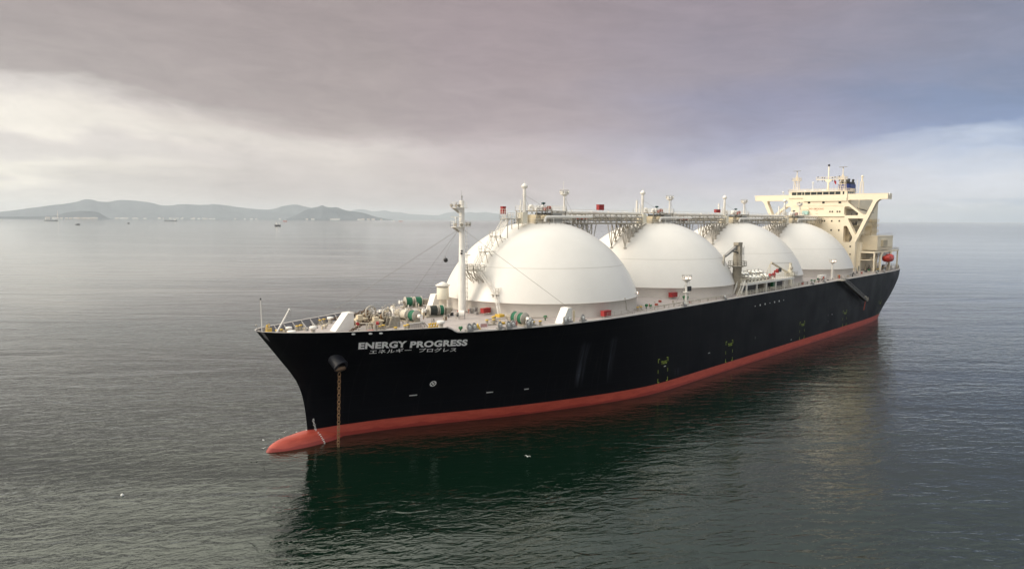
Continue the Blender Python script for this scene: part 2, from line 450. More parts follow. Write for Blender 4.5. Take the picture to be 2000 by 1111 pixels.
# bulwark round the bow: inner plating and rim (outer plating is the hull's), then its stays
def bulwark():
    mb = M(); xs = list(np.linspace(-67.9, -64, 12)) + list(np.linspace(-63.5, -40.6, 34))
    for sd in (-1, 1):
        vs = []
        for x in xs:
            yo, z = edge_of(x); yo = max(yo, .02); yi = max(yo-.16, .01)
            zl = deck_z(x, yi) - .05
            xl = max(x, float(stem_x(zl)) + .35); yl = max(half(xl, zl) - .16, .005)
            vs += [(x, sd*(yo+.03), z), (x, sd*(yo+.03), z+.07), (x, sd*(yi-.06), z+.07), (x, sd*(yi-.06), z), (x, sd*yi, z), (xl, sd*yl, zl)]
        for i in range(len(xs)-1):
            for j, mi in ((0, 1), (1, 1), (2, 1), (4, 0)):
                a, b, c, d = i*6+j, (i+1)*6+j, (i+1)*6+j+1, i*6+j+1
                mb.add([vs[q] for q in (a, b, c, d)], [(0, 1, 2, 3) if sd > 0 else (3, 2, 1, 0)], True, mi)
    b = mb.build('bulwark', ['bulwark_grey', 'edge_paint'], SHIP)
    for sd in (-1, 1):
        for x in np.arange(-64.5, -41, 2.35):
            yo, z = edge_of(x); yi = yo - .2; zd = deck_z(x, yi-.9)
            yd = max(half(x, zd), .5) - .2
            m = M(); m.prism([(0, 0), (1.25, 0), (.12, 1)], (x, sd*yd, zd), (0, -sd, 0), (0, sd*(yi-yd), z - .03 - zd), (.09, 0, 0))
            m.build('bulwark_stay', 'edge_paint', b)
    return b
bulwark()

# pale waterway bar along the main deck edge
def gunwale():
    mb = M(); xs = list(np.linspace(-40.8, -36, 22)) + list(np.linspace(-34, 16, 34)) + list(np.linspace(22, 200, 30)) + list(np.linspace(203, 220.8, 12))
    for sd in (-1, 1):
        vs = []
        for x in xs:
            y, z = edge_of(x); h = .16
            vs += [(x, sd*(y+.04), z-.10), (x, sd*(y+.04), z+h), (x, sd*(y-.45), z+h), (x, sd*(y-.45), z-.25)]
        n = 4
        mb.add(vs, [((i*n+j, (i+1)*n+j, (i+1)*n+j+1, i*n+j+1) if sd > 0 else (i*n+j+1, (i+1)*n+j+1, (i+1)*n+j, i*n+j)) for i in range(len(xs)-1) for j in range(3)], False)
    mb.build('deck_edge_bar', 'edge_paint', SHIP)
    # thin guard rail just inside the edge, where the photograph has one
    for nm, a, b in (('guard_rail', -6, 47), ('guard_rail', 90, 121), ('guard_rail', 127, 160), ('guard_rail', 164, 205)):
        r = M(); pts = [(x, -(half(x, ZD)-.6), ZD+.1) for x in np.linspace(a, b, max(3, int((b-a)/4)))]
        r.rail(pts, 1.05, 2.0, .022, 3); r.build(nm, 'pale_metal', SHIP)
    r = M(); pts = [(x, (half(x, ZD)-.6), ZD+.1) for x in np.linspace(-30, 205, 60)]
    r.rail(pts, 1.05, 4.0, .022, 3); r.build('guard_rail', 'pale_metal', SHIP)
    # fire main along the deck
    p = M(); p.tube([(x, -(half(x, ZD)-1.6), ZD+.75) for x in np.linspace(10, 48, 10)], .11)
    for x in np.arange(12, 48, 4): p.box(x-.06, x+.06, -(half(x, ZD)-1.5), -(half(x, ZD)-1.7), ZD, ZD+.7)
    p.build('deck_pipe', 'pale_metal', SHIP)
    p = M(); p.tube([(-29.5, -12.5, 19.15), (-24, -15.0, 19.1), (-18, -17.9, 18.95)], .09)
    p.build('deck_pipe', 'beige_steel', SHIP)
gunwale()

# ---------------------------------------------------------------- writing and marks on the hull
def on_hull(vs2, x0, z0, h, wide, slope, slant=0.0, lift=.05):
    out = []
    for u, v, *_ in vs2:
        x = x0 + u*wide + slant*v*h; z = z0 + slope*u*wide + v*h
        out.append((x, -(half(x, z)+lift), z))
    return out
def hull_text(name, body, x0, z0, x1, z1, h, material, bold=0.0, slant=0.0, parent=SHIP, dense=None, extra=0):
    vs, fs, w = text_mesh(body, bold)
    if extra: vs = vs.copy()
    wd = (x1-x0)/w
    mb = M(); mb.add(on_hull(vs, x0, z0, h, wd, (z1-z0)/(x1-x0), slant), fs)
    return mb.build(name, material, parent)
hull_text('ship_name', 'ENERGY', -53.95, 16.08, -46.35, 15.82, 1.28, 'letter_white', .045, -.30)
hull_text('ship_name', 'PROGRESS', -45.75, 15.68, -36.0, 15.30, 1.28, 'letter_white', .045, -.30)
hull_text('ship_name', 'エネルギー', -51.9, 15.02, -45.2, 14.86, .80, 'letter_white', .012, -.2)
hull_text('ship_name', 'プログレス', -43.9, 14.66, -37.4, 14.24, .80, 'letter_white', .012, -.2)
def hull_quad(mb, x, z, w, h, lift=.05):
    mb.add([(x+a, -(half(x+a, z+b)+lift), z+b) for a, b in ((-w/2, -h/2), (w/2, -h/2), (w/2, h/2), (-w/2, h/2))], [(0, 1, 2, 3)])
def bow_thruster_mark():
    mb = M(); cx, cz = -39.2, 8.07; R, r = .54, .39
    n = 32; vs = []
    for i in range(n):
        t = 2*PI*i/n
        for q in (r, R):
            x = cx+q*math.cos(t); z = cz+q*math.sin(t); vs.append((x, -(half(x, z)+.05), z))
    mb.add(vs, [(2*i, 2*i+1, (2*i+3) % (2*n), (2*i+2) % (2*n)) for i in range(n)])
    for ang in (PI/4, -PI/4):
        c, s = math.cos(ang), math.sin(ang); q = []
        for u, v in ((-.39, -.06), (.39, -.06), (.39, .06), (-.39, .06)):
            x = cx+u*c-v*s; z = cz+u*s+v*c; q.append((x, -(half(x, z)+.055), z))
        mb.add(q, [(0, 1, 2, 3)])
    mb.build('thruster_mark', 'mark_white', SHIP)
bow_thruster_mark()
def tug_marks():
    for cx in (13.4, 44.6, 92.0, 129.3, 169.8):
        mb = M(); t = .14; m = None
        for sx in (-1, 1):
            ex = cx + sx*1.85
            for zz, sg in ((7.42, -1), (2.32, 1)):
                mb = M(); hull_quad(mb, ex, zz + sg*.35, t*1.3, .9); hull_quad(mb, ex - sx*.28, zz - sg*.03, .5, t*1.2, .055)
                if m is None: m = mb.build('tug_mark', 'tug_yellow', SHIP)
                else: mb.build('corner_stroke', 'tug_yellow', m)
            mb = M(); hull_quad(mb, ex, 4.7, t, .8); mb.build('side_stroke', 'tug_yellow', m)
        hull_text('tug_lettering', 'TUG', cx-.75, 6.15, cx+1.45, 6.15, .72, 'tug_yellow', .03, 0, m)
tug_marks()
def small_marks():
    for x, z, w in ((-42.1, 6.1, 1.3), (-28.8, 5.35, 1.2), (-21.8, 5.25, .9), (34.1, 5.83, .9), (14.1, 5.6, .8), (84, 3.0, .7), (117, 7.3, .6)):
        mb = M(); hull_quad(mb, x, z, w, .16); mb.build('hull_plate_mark', 'mark_white', SHIP)
    for x, z in ((59.5, 6.5), (113.3, 7.4), (113.5, 5.3)):
        mb = M(); c = Vector((x, -(half(x, z)), z)); mb.cyl(c, c+Vector((0, -.09, 0)), .38, n=16); mb.build('hull_outlet', 'black', SHIP)
    for i, x in enumerate(np.linspace(58.8, 77.4, 7)):
        z = 15.05 + .02*i; mb = M(); c = Vector((x, -half(x, z), z)); r = .24 if i in (1, 2, 4, 5) else .13
        mb.cyl(c, c+Vector((0, -.08, 0)), r, n=12); mb.build('scupper_vent', 'mark_white', SHIP)
    # draft figures beside the stem, too small to read: a column of short strokes
    mb = M()
    for i, z in enumerate(np.linspace(-.2, 3.9, 17)):
        x = -57.75 - .85*min(1, max(0, z)/3.6)
        y = max(half(x, z), 2.3*max(0, 1-max(0, z)/2.0)) if z < 2.0 else half(x, z)
        if z < 1.9:
            # on the bulb shoulder
            zc = -3.0; vr = 1.9 - zc; s = min(1, max(0, (z-zc)/vr)); y = max(half(x, z), 3.08*max(0, 1-s**(2/.9))**(.45))
        w = .22 if i % 3 else .36
        mb = M(); mb.box(x-w/2, x+w/2, -(y+.09), -(y-.03), z-.05, z+.05); mb.build('draft_mark', 'mark_white', SHIP)
    for x, z in ((-55.7, 19.02), (-53.15, 18.93), (-51.55, 18.88)):
        y = half(x, z); mb = M(); mb.ball((x, -y-.02, z), (.4, .14, .19), 14, 8); mb.build('mooring_port', 'mark_white', SHIP)
small_marks()

# hawse housing with the chain running from it
def hawse():
    a = Vector((-56.75, -3.6, 15.2)); b = Vector((-56.55, -6.0, 13.5))
    mb = M(); d = (b-a).normalized()
    mb.cyl(a, b, 1.14, 1.18, n=28, caps=False); mb.lathe([(1.18, 0), (1.25, .12), (1.18, .28), (.9, .3), (.8, .1), (.75, -.9)], b, d, 28)
    mb.cyl(b-d*.9, b-d*.85, .8, .8, n=28)
    mb.build('hawse_housing', 'bulwark_dark', SHIP, 'dark barrel shaped housing where the anchor chain leaves the bow')
    m = M(); m.lathe([(.0, 0), (.85, .05), (1.0, .5), (.7, .7), (0, .72)], b-d*.3+Vector((0, 0, -.35)), (0, -.3, -1), 16)
    m.build('chain_pipe', 'brown_chain', SHIP)
mat('bulwark_dark', (.012, .013, .02), .45)
hawse()
def chain(name, pts, link, r, material):
    mb = M(); pts = [Vector(p) for p in pts]
    seg = []; 
    for p, q in zip(pts[:-1], pts[1:]):
        n = max(1, int((q-p).length/link)); seg += [(p.lerp(q, (i+.5)/n), (q-p).normalized()) for i in range(n)]
    for i, (c, d) in enumerate(seg):
        _, a, b = frame(d); ax = a if i % 2 else b
        # elongated ring in the plane of d
        o = ax.cross(d).normalized(); n = 12; k = 5; vs = []
        for t in range(n):
            th = 2*PI*t/n; e = d*math.cos(th)*link*.72 + o*math.sin(th)*link*.46
            e2 = (d*math.cos(th) + o*math.sin(th))
            for j in range(k):
                u = 2*PI*j/k; vs.append(c + e + e2*r*math.cos(u) + ax*r*math.sin(u))
        mb.add(vs, [(t*k+j, ((t+1) % n)*k+j, ((t+1) % n)*k+(j+1) % k, t*k+(j+1) % k) for t in range(n) for j in range(k)], True)
    return mb.build(name, material)
tag(chain('anchor_chain', [(-56.6, -5.75, 13.2), (-56.75, -5.85, 12.3), (-57.3, -5.95, -1.2)], .56, .06, 'rust_chain'), 'rusty anchor chain hanging straight from the bow housing into the water', 'chain')

# ---------------------------------------------------------------- the four tank domes
TS = 46.95; TR = 22.93; TC = 14.5
def dome_z(r): return TC + math.sqrt(max(TR*TR - r*r, 0))
def surf(k, x, y): return dome_z(math.hypot(x - TS*k, y))
def build_domes():
    mb = M(); prof = []
    for a in np.linspace(math.asin((21.0-TC)/TR), math.asin((36.7-TC)/TR), 44): prof.append((TR*math.cos(a), TC+TR*math.sin(a)))
    prof += [(4.6, 36.95), (0, 37.0)]
    mb.lathe(prof, n=128)
    d = mb.build('tank_dome', 'dome_paint', SHIP, 'foremost white tank dome', origin=(0, 0, 18))
    m = M(); m.lathe([(21.80, 17.6), (21.80, 20.98), (22.06, 21.02), (22.08, 21.16), (21.98, 21.2)], n=128)
    m.build('dome_skirt', 'skirt_paint', d, origin=(0, 0, 17.6))
    r = math.sqrt(TR*TR - (27.9-TC)**2)
    m = M(); m.lathe([(r+.07, 27.78), (r+.07, 27.88), (r-.1, 27.98)], n=128)
    m.build('dome_seam', 'seam_paint', d, origin=(0, 0, 27.7))
    labels = ['second white tank dome from the bow', 'third white tank dome, behind the hose crane', 'aftmost white tank dome, below the bridge']
    for k in (1, 2, 3):
        c = dup(d, (TS*k, 0, 18), SHIP); c['label'] = labels[k-1]
build_domes()

def top_unit(k):
    X = TS*k
    # main platform over the crown
    m = M(); m.box(X-4.9, X+5.4, -3.2, 3.2, 39.45, 39.6)
    for x in (-4.7, -1.2, 2.2, 5.2):
        for y in (-3.0, 3.0): m.box(X+x-.07, X+x+.07, y-.07, y+.07, 36.7, 39.45)
    for y in (-3.05, 3.05):
        for a, b in ((-4.7, -1.2), (-1.2, 2.2)):
            m.beam((X+a, y, 36.9), (X+(a+b)/2, y, 39.4), .1, .1); m.beam((X+b, y, 36.9), (X+(a+b)/2, y, 39.4), .1, .1)
    plat = m.build('dome_platform', 'beige_steel', SHIP, origin=(X, 0, 36.8))
    r = M(); r.rail([(X-4.9, -3.2, 39.6), (X+5.4, -3.2, 39.6), (X+5.4, 3.2, 39.6), (X-4.9, 3.2, 39.6), (X-4.9, -3.2, 39.6)], 1.1, 1.3, .03, 3)
    r.build('railing', 'white_paint', plat)
    # walkway ring round the crown with rail
    r = M(); r.rail([(X+6.0*math.cos(t), 6.0*math.sin(t), 36.65) for t in np.linspace(0, 2*PI, 25)], 1.1, 1.6, .03, 2)
    r.build('crown_railing', 'white_paint', plat)
    # vent mast with its cap and stays
    m = M(); x = X-5.4
    m.cyl((x, 0, 36.8), (x, 0, 44.4), .36, .32, n=16)
    m.lathe([(.3, 44.3), (.62, 44.55), (.72, 44.8), (.72, 44.95), (.3, 45.45), (0, 45.6)], (x, 0, 0), n=20)
    m.torus((x, 0, 43.1), (0, 0, 1), .55, .05, 20, 5); m.beam((x-.6, 0, 43.1), (x+.6, 0, 43.1), .06, .06); m.beam((x, -.6, 43.1), (x, .6, 43.1), .06, .06)
    m.beam((x, 0, 45.5), (x, 0, 46.2), .05, .05)
    m.build('vent_mast', 'white_paint', plat)
    m = M()
    for p in ((-4.8, -2.2), (5.6, -2.4), (4.5, 2.4)): m.tube([(x, 0, 43.0), (x+p[0], p[1], 37.2 if p[0] < 0 else 39.8)], .025, 5)
    m.build('stay_wire', 'wire', plat)
    m = M(); m.cyl((x-.85, .3, 36.8), (x-.85, .3, 41.9), .13, n=10); m.build('vent_pipe', 'white_paint', plat)
    if k > 0:
        m = M(); m.cyl((x+1.2, 2.6, 36.8), (x+1.2, 2.6, 43.0), .32, .24, n=12); m.build('vent_pipe', 'white_paint', plat)
    # cabinet and screened pump shelter
    m = M(); m.box(X-8.3, X-6.75, -2.2, -.6, 36.75, 39.1); m.box(X-8.35, X-6.7, -2.25, -.55, 39.1, 39.18); m.build('cabinet', 'cream_pale', plat)
    m = M(); m.box(X+.4, X+3.6, -3.3, 2.0, 36.9, 39.2)
    for i in range(9): m.box(X+.45+i*.38, X+.5+i*.38, -3.35, -3.3, 36.9, 39.2)
    for i in range(6): m.box(X+.4, X+3.6, -3.37, -3.35, 37.0+i*.4, 37.06+i*.4)
    m.build('screened_shelter', 'grey_screen', plat)
    m = M(); m.box(X-4.5, X+.2, -2.6, 2.4, 36.9, 38.7); m.build('pump_casing', 'tan_paint', plat)
    # valves and pipe bends on the platform
    m = M()
    for i, (dx, dy, h) in enumerate(((-2.6, -1.6, .55), (-1.4, -1.9, .75), (-.2, -1.2, .7), (1.0, -1.8, .55), (2.0, .8, .8), (-1.9, 1.2, .9))):
        m.tube([(X+dx-.7, dy, 39.6), (X+dx-.55, dy, 39.6+h), (X+dx, dy, 39.6+h+.25), (X+dx+.6, dy, 39.6+h), (X+dx+.8, dy, 39.6)], .27, 8)
        m.cyl((X+dx, dy-.35, 39.6+h+.1), (X+dx, dy+.35, 39.6+h+.1), .4, n=12)
        m.build('relief_valve', 'white_paint', plat); m = M()
    for dx in (.05, .55): m = M(); m.cyl((X+dx-.1, -2.2, 40.25), (X+dx+.1, -2.2, 40.25), .42, n=14); m.build('flange', 'dull_red', plat)
    m = M(); m.cyl((X-1.7, -2.6, 39.95), (X-1.5, -2.6, 39.95), .35, n=14); m.build('flange', 'dull_red', plat)
    m = M(); m.cyl((X-.9, -1.6, 40.3), (X-.9, -1.6, 41.1), .14, n=8); m.lathe([(.1, 41.0), (.5, 41.15), (.5, 41.35), (.15, 41.5), (0, 41.5)], (X-.9, -1.6, 0), n=14)
    m.build('valve_wheel', 'dark_green', plat)
    # long white cargo pipe along the near side of the crown
    m = M(); m.tube([(X-3.0, -3.9, 37.2), (X-2.9, -3.9, 38.0), (X-2.3, -3.9, 38.25), (X+14, -3.9, 38.3)], .30, 10)
    for dx in (0, 4, 8, 12):
        m.box(X+dx-.06, X+dx+.06, -3.95, -3.85, 36.6 if dx < 5 else 36.9, 38.0)
    m.build('cargo_pipe', 'white_paint', plat)
    m = M()
    for dx in (-3.3, -2.6): m.cyl((X+dx, -3.5, 38.2), (X+dx+.14, -3.5, 38.2), .5, n=14)
    m.cyl((X-3.6, -3.5, 38.2), (X-2.2, -3.5, 38.2), .28, n=10)
    m.build('pipe_flange', 'tan_paint', plat)
    # sloping stair off the aft end
    m = M(); m.ladder((X+5.3, -2.4, 39.6), (X+7.8, -2.4, 36.7), (0, 1, 0), .8, .3, .05); m.rail([(X+5.3, -2.8, 39.6), (X+7.8, -2.8, 36.7)], 1, 1.2, .03, 2); m.build('platform_stair', 'white_paint', plat)
    # floodlight mast
    m = M(); x = X+8.4; y0 = 0.0; zb = surf(k, x, y0)-.1
    m.cyl((x, y0, zb), (x, y0, 43.6), .26, .2, n=12)
    m.ladder((x+.62, y0, zb), (x+.62, y0, 43.6), (0, 1, 0), .5, .45, .03)
    m.lathe([(.2, 43.1), (.95, 43.5), (1.0, 43.6), (1.0, 43.7), (0, 43.7)], (x, y0, 0), n=18)
    fm = m.build('floodlight_mast', 'white_paint', plat)
    m = M(); m.rail([(x+.98*math.cos(t), y0+.98*math.sin(t), 43.7) for t in np.linspace(0, 2*PI, 13)], .9, .5, .025, 2)
    if k == 0: m.cyl((x-.3, y0, 43.7), (x-.3, y0, 46.2), .07, .04, n=8); m.ball((x-.3, y0, 46.3), .14, 8, 6)
    m.build('mast_railing', 'white_paint', plat)
    m = M()
    for t in np.linspace(0, 2*PI, 7)[:-1]:
        c = Vector((x+.8*math.cos(t), y0+.8*math.sin(t), 44.05)); o = Vector((math.cos(t), math.sin(t), -.25))
        m.cyl(c-o*.2, c+o*.28, .2, .34, n=12)
    m.build('floodlight', 'white_paint', plat)
    m = M(); x = X+8.4
    for p in ((-3.5, -3.4), (4, 1.5), (5.5, -2.5)): m.tube([(x, 0, 43.0), (x+p[0], p[1], surf(k, x+p[0], p[1])+.2)], .022, 5)
    m.build('stay_wire', 'wire', plat)
    return plat
mat('cream_pale', (.72, .67, .55), .5, streak=.15)
mat('grey_screen', (.36, .35, .33), .6, scale=2)
mat('dark_green', (.01, .05, .05), .5)
for k in range(4): top_unit(k)
# valve cluster abaft the first floodlight mast
def valve_cluster(X):
    m = M()
    for i in range(7):
        x = X + 9.6 + i*.75 + random.uniform(-.2, .2); y = random.uniform(-2.4, -.5)
        z0 = 37.6; h = random.uniform(.6, 1.4)
        m.cyl((x, y, 36.9), (x, y, z0+h), .17, n=8); m.cyl((x-.3, y, z0+h*.7), (x+.3, y, z0+h*.7), .34, n=10); m.torus((x, y, z0+h+.15), (0, 0, 1), .28, .05, 12, 5); m.cyl((x, y, z0+h*.7), (x, y, z0+h+.2), .06, n=6)
        m.build('crown_valve', 'pale_metal', SHIP); m = M()
    for i in range(3):
        m = M(); x = X + 10 + i*1.7; m.cyl((x, -2.9, 38.1), (x, -2.6, 38.1), .38, n=12); m.build('crown_flange', 'dull_red', SHIP)
valve_cluster(0); valve_cluster(TS)

# ---------------------------------------------------------------- pipe bridges between the domes
def pipe_bridge(k, x0, x1):
    m = M(); W = 2.3; zb, zt = 36.95, 39.0
    m.box(x0, x1, -W, W, zb-.14, zb)
    n = int((x1-x0)/2.2)
    for y in (-W, W):
        m.beam((x0, y, zt), (x1, y, zt), .14, .14); m.beam((x0, y, zb-.25), (x1, y, zb-.25), .3, .22)
        for i in range(n+1):
            x = x0 + (x1-x0)*i/n; m.beam((x, y, zb-.2), (x, y, zt), .11, .11)
            if i < n: m.beam((x, y, zb if i % 2 else zt), (x+(x1-x0)/n, y, zt if i % 2 else zb), .08, .08)
    for i in range(n+1):
        x = x0 + (x1-x0)*i/n; m.beam((x, -W, zt), (x, W, zt), .12, .12)
    br = m.build('pipe_bridge', 'beige_steel', SHIP)
    for y, z, r, c in ((-1.55, 38.45, .36, 'white_paint'), (-.5, 39.35, .34, 'white_paint'), (.55, 38.1, .3, 'chrome_dull'), (1.5, 39.3, .26, 'white_paint'), (-1.5, 37.5, .2, 'chrome_dull'), (-.7, 37.6, .16, 'tan_paint')):
        q = M(); q.cyl((x0-2.0, y, z), (x1+1.5, y, z), r, n=14)
        for x in np.arange(x0+3, x1-2, 7.3): q.cyl((x, y, z), (x+.16, y, z), r+.1, n=14)
        q.build('bridge_pipe', c, br)
    q = M(); q.rail([(x0, -W, zt+.05), (x1, -W, zt+.05)], 1.0, 2.2, .025, 2); q.rail([(x0, W, zt+.05), (x1, W, zt+.05)], 1.0, 2.2, .025, 2)
    q.build('railing', 'white_paint', br)
    # small clutter of valves under the deck
    q = M()
    for i in range(16):
        x = random.uniform(x0+1, x1-1); y = random.uniform(-2, -1.9); z = random.uniform(37.2, 38.0)
        q.box(x, x+random.uniform(.3, 1.1), y, y+.3, z, z+random.uniform(.2, .5)); q.build('valve_box', 'pale_metal', br); q = M()
    # legs down to the two domes
    for sgn, kk in ((1, k), (-1, k+1)):
        if kk > 3: continue
        for i, off in enumerate((7.5, 9.2, 11.0, 12.8, 14.6, 16.4)):
            x = TS*kk + sgn*off
            if x < x0-.5 or x > x1+.5: continue
            for y in (-2.1, 2.1):
                zf = surf(kk, x, y)
                q = M(); q.beam((x, y, zb-.2), (x, y, zf), .18, .18)
                if off > 9:
                    q.beam((x, y, zf+.25), (x+sgn*(-2.4), y, zb-.25), .15, .15); q.beam((x, y, zf+.25), (x+sgn*1.8, y, zb-.25), .15, .15)
                    if off > 12.5: q.beam((x-1.7*sgn, y, (zf+zb)/2+.6), (x, y, (zf+zb)/2+.6), .13, .13)
                    q.beam((x, y, zf+.4), (x, -y*.0, zb-.25), .09, .09)
                q.torus((x, y, zf+.12), (0, 0, 1), .42, .09, 14, 6); q.cyl((x, y, zf-.1), (x, y, zf+.3), .2, n=10)
                q.build('bridge_leg', 'pale_metal', br)
    return br
mat('chrome_dull', (.50, .48, .45), .35, metal=.6)
for k in range(3): pipe_bridge(k, TS*k+7.6, TS*(k+1)-9.2)
pipe_bridge(3, TS*3+7.6, 166.4)
# lattice tower standing in the first gap
def gap_tower(k, x, y):
    m = M(); zb = surf(k, x, y)-.4
    for a in (-.7, .7):
        for b in (-.7, .7): m.beam((x+a, y+b, zb), (x+a, y+b, 36.9), .1, .1)
    zz = np.arange(zb, 36.5, 1.4)
    for i, z in enumerate(zz):
        s = 1 if i % 2 else -1
        m.beam((x-.7, y-.7, z), (x+.7, y-.7, z), .08, .08); m.beam((x-.7*s, y-.7, z), (x+.7*s, y-.7, min(z+1.4, 36.9)), .08, .08)
        m.beam((x-.7, y+.7, z), (x-.7, y-.7, z), .08, .08)
    m.build('lattice_tower', 'pale_metal', SHIP)
gap_tower(0, 16.2, -1.0); gap_tower(1, TS+16.5, -1.0)

# red hose boxes
def hose_box(x, y, z, w=1.9, d=.9, h=1.05, leg=.35, label=None):
    m = M(); m.box(x-w/2, x+w/2, y-d/2, y+d/2, z+leg, z+leg+h); m.box(x-w/2-.05, x+w/2+.05, y-d/2-.05, y+d/2+.05, z+leg+h, z+leg+h+.1)
    for i in range(4): m.box(x-w/2+.15+i*(w-.3)/3-.04, x-w/2+.15+i*(w-.3)/3+.04, y-d/2-.03, y-d/2, z+leg+.05, z+leg+h-.05)
    b = m.build('hose_box', 'red_paint', SHIP, label)
    if leg > .1:
        m = M()
        for a in (-w/2+.1, w/2-.1):
            for c in (-d/2+.1, d/2-.1): m.box(x+a-.05, x+a+.05, y+c-.05, y+c+.05, z, z+leg)
        m.build('box_stand', 'pale_metal', b)
hose_box(-22.6, -5.4, deck_z(-22.6, -5.4), 2.0, .9, .85, .35, 'red fire hose box by the foremast foot')
hose_box(-5.6, -22.5, deck_z(-5.6, -22.4), 2.4, .9, .95, .35, 'red fire hose box beside the foremost dome')
hose_box(31.4, -15.9, deck_z(31, -15.6), 2.6, 1, 1.0, .4, 'red fire hose box in front of the second dome')
hose_box(19.4, -2.3, 40.0, 2.1, .8, 1.25, 0, 'red box on the first pipe bridge')
hose_box(TS+32.3, -2.3, 40.0, 2.6, .8, .9, 0, 'red box on the second pipe bridge')
hose_box(-11.9, .2, 38.8, .9, .8, 1.5, 0, 'red box over the head of the dome stair')

# ---------------------------------------------------------------- stair climbing the foremost dome
def dome_stair():
    def on(x, y, h): return (x, y, surf(0, x, y)+h)
    Y = -.6
    A = (-11.3, Y, 37.9); B = (-15.3, Y, 34.2); C = (-18.4, Y, 31.0); D = (-21.0, Y, 27.4)
    m = M()
    m.box(-12.6, -8.4, Y-1.1, Y+1.1, 37.75, 37.9)
    for p in ((-12.4, Y-1), (-12.4, Y+1), (-9, Y-1), (-9, Y+1)): m.beam((p[0], p[1], 37.8), (p[0], p[1], surf(0, *p)-.1), .14, .14)
    st = m.build('access_stair', 'pale_metal', SHIP, 'zigzag stair up the foremost dome')
    q = M(); q.rail([(-12.6, Y-1.1, 37.9), (-8.4, Y-1.1, 37.9)], 1.1, .8, .03, 3); q.rail([(-12.6, Y+1.1, 37.9), (-8.4, Y+1.1, 37.9)], 1.1, .8, .03, 3); q.rail([(-12.6, Y-1.1, 37.9), (-12.6, Y+1.1, 37.9)], 1.9, .8, .03, 3)
    q.build('stair_railing', 'white_paint', st)
    for P, Q in ((A, B), (B, C), (C, D)):
        q = M(); P = Vector(P); Q = Vector(Q); E = Q + Vector((.9, 0, 0)) if Q.x > -20 else Q
        q.ladder(P, E, (0, 1, 0), 1.3, .32, .07)
        for sy in (-.65, .65):
            q.beam(P+Vector((0, sy, 1.05)), E+Vector((0, sy, 1.05)), .09, .09); q.beam(P+Vector((0, sy, .55)), E+Vector((0, sy, .55)), .05, .05)
            n = max(3, int((E-P).length/1.1))
            for i in range(n+1): c = P.lerp(E, i/n)+Vector((0, sy, 0)); q.beam(c, c+Vector((0, 0, 1.05)), .05, .05)
        q.build('stair_flight', 'white_paint', st)
        q = M(); q.box(Q.x-.6, Q.x+1.0, Y-.9, Y+.9, Q.z-.1, Q.z)
        for a in (-.4, .8):
            for sy in (-.8, .8):
                x = Q.x+a; y = Y+sy
                q.beam((x, y, Q.z-.1), (x+.8, y, surf(0, x+.8, y)), .09, .09)
        for i in range(2): q.beam((Q.x-.5, Y-.8+1.6*i, Q.z-.1), (Q.x+2.6, Y-.8+1.6*i, surf(0, Q.x+2.6, Y)-.1), .09, .09)
        q.rail([(Q.x-.6, Y-.9, Q.z), (Q.x-.6, Y+.9, Q.z)], 1.1, .9, .035, 2)
        q.build('stair_landing', 'pale_metal', st)
    # broad braced landing near half height
    q = M(); q.box(-23.3, -20.2, -2.6, 1.2, 27.2, 27.34)
    for y in (-2.4, -.7, 1.0):
        q.beam((-23.2, y, 27.2), (-19.6, y, 24.2), .13, .13); q.beam((-21.7, y, 27.2), (-19.7, y, 24.3), .1, .1)
        q.beam((-23.2, y, 27.2), (-23.2, y, 28.5), .08, .08)
    q.beam((-19.9, -2.6, 24.3), (-19.9, 1.2, 24.3), .18, .18)
    for a in (-2.4, -.7): q.beam((-23.2, a, 27.1), (-20.6, a+1.7, 25.2), .09, .09); q.beam((-23.2, a+1.7, 27.1), (-20.6, a, 25.2), .09, .09)
    q.rail([(-20.2, -2.6, 27.34), (-23.3, -2.6, 27.34), (-23.3, 1.2, 27.34), (-20.2, 1.2, 27.34)], 1.1, 1, .04, 3)
    q.build('stair_landing', 'pale_metal', st)
    # lower ladders to the deck
    E = Vector((-21.6, -2.4, 27.3)); F = Vector((-20.6, -5.9, 22.7)); G = Vector((-22.3, -9.0, deck_z(-22.3, -9.0)))
    for P, Q in ((E, F), (F + Vector((-.2, -.5, 0)), G)):
        q = M(); q.ladder(P, Q, (1, .3, 0), .9, .32, .06)
        for s in (-.45, .45):
            o = Vector((s, s*.3, .95)); q.beam(P+o, Q+o, .06, .06)
            for i in range(5): c = P.lerp(Q, i/4); q.beam(c+Vector((s, s*.3, 0)), c+o, .05, .05)
        q.build('stair_flight', 'white_paint', st)
    q = M(); q.box(-21.3, -19.5, -6.9, -5.5, 22.6, 22.72)
    q.rail([(-21.3, -6.9, 22.7), (-19.5, -6.9, 22.7)], 1.2, .8, .04, 3)
    q.beam((-21, -6.6, 22.6), (-20.2, -6.2, 21.2), .1, .1); q.beam((-21, -5.7, 22.6), (-20.6, -5.7, 21.3), .1, .1)
    q.build('stair_landing', 'pale_metal', st)
    q = M(); q.box(-23.2, -21.8, -9.9, -8.6, G.z, G.z+.5); q.build('stair_step', 'yellow_paint', st)
dome_stair()

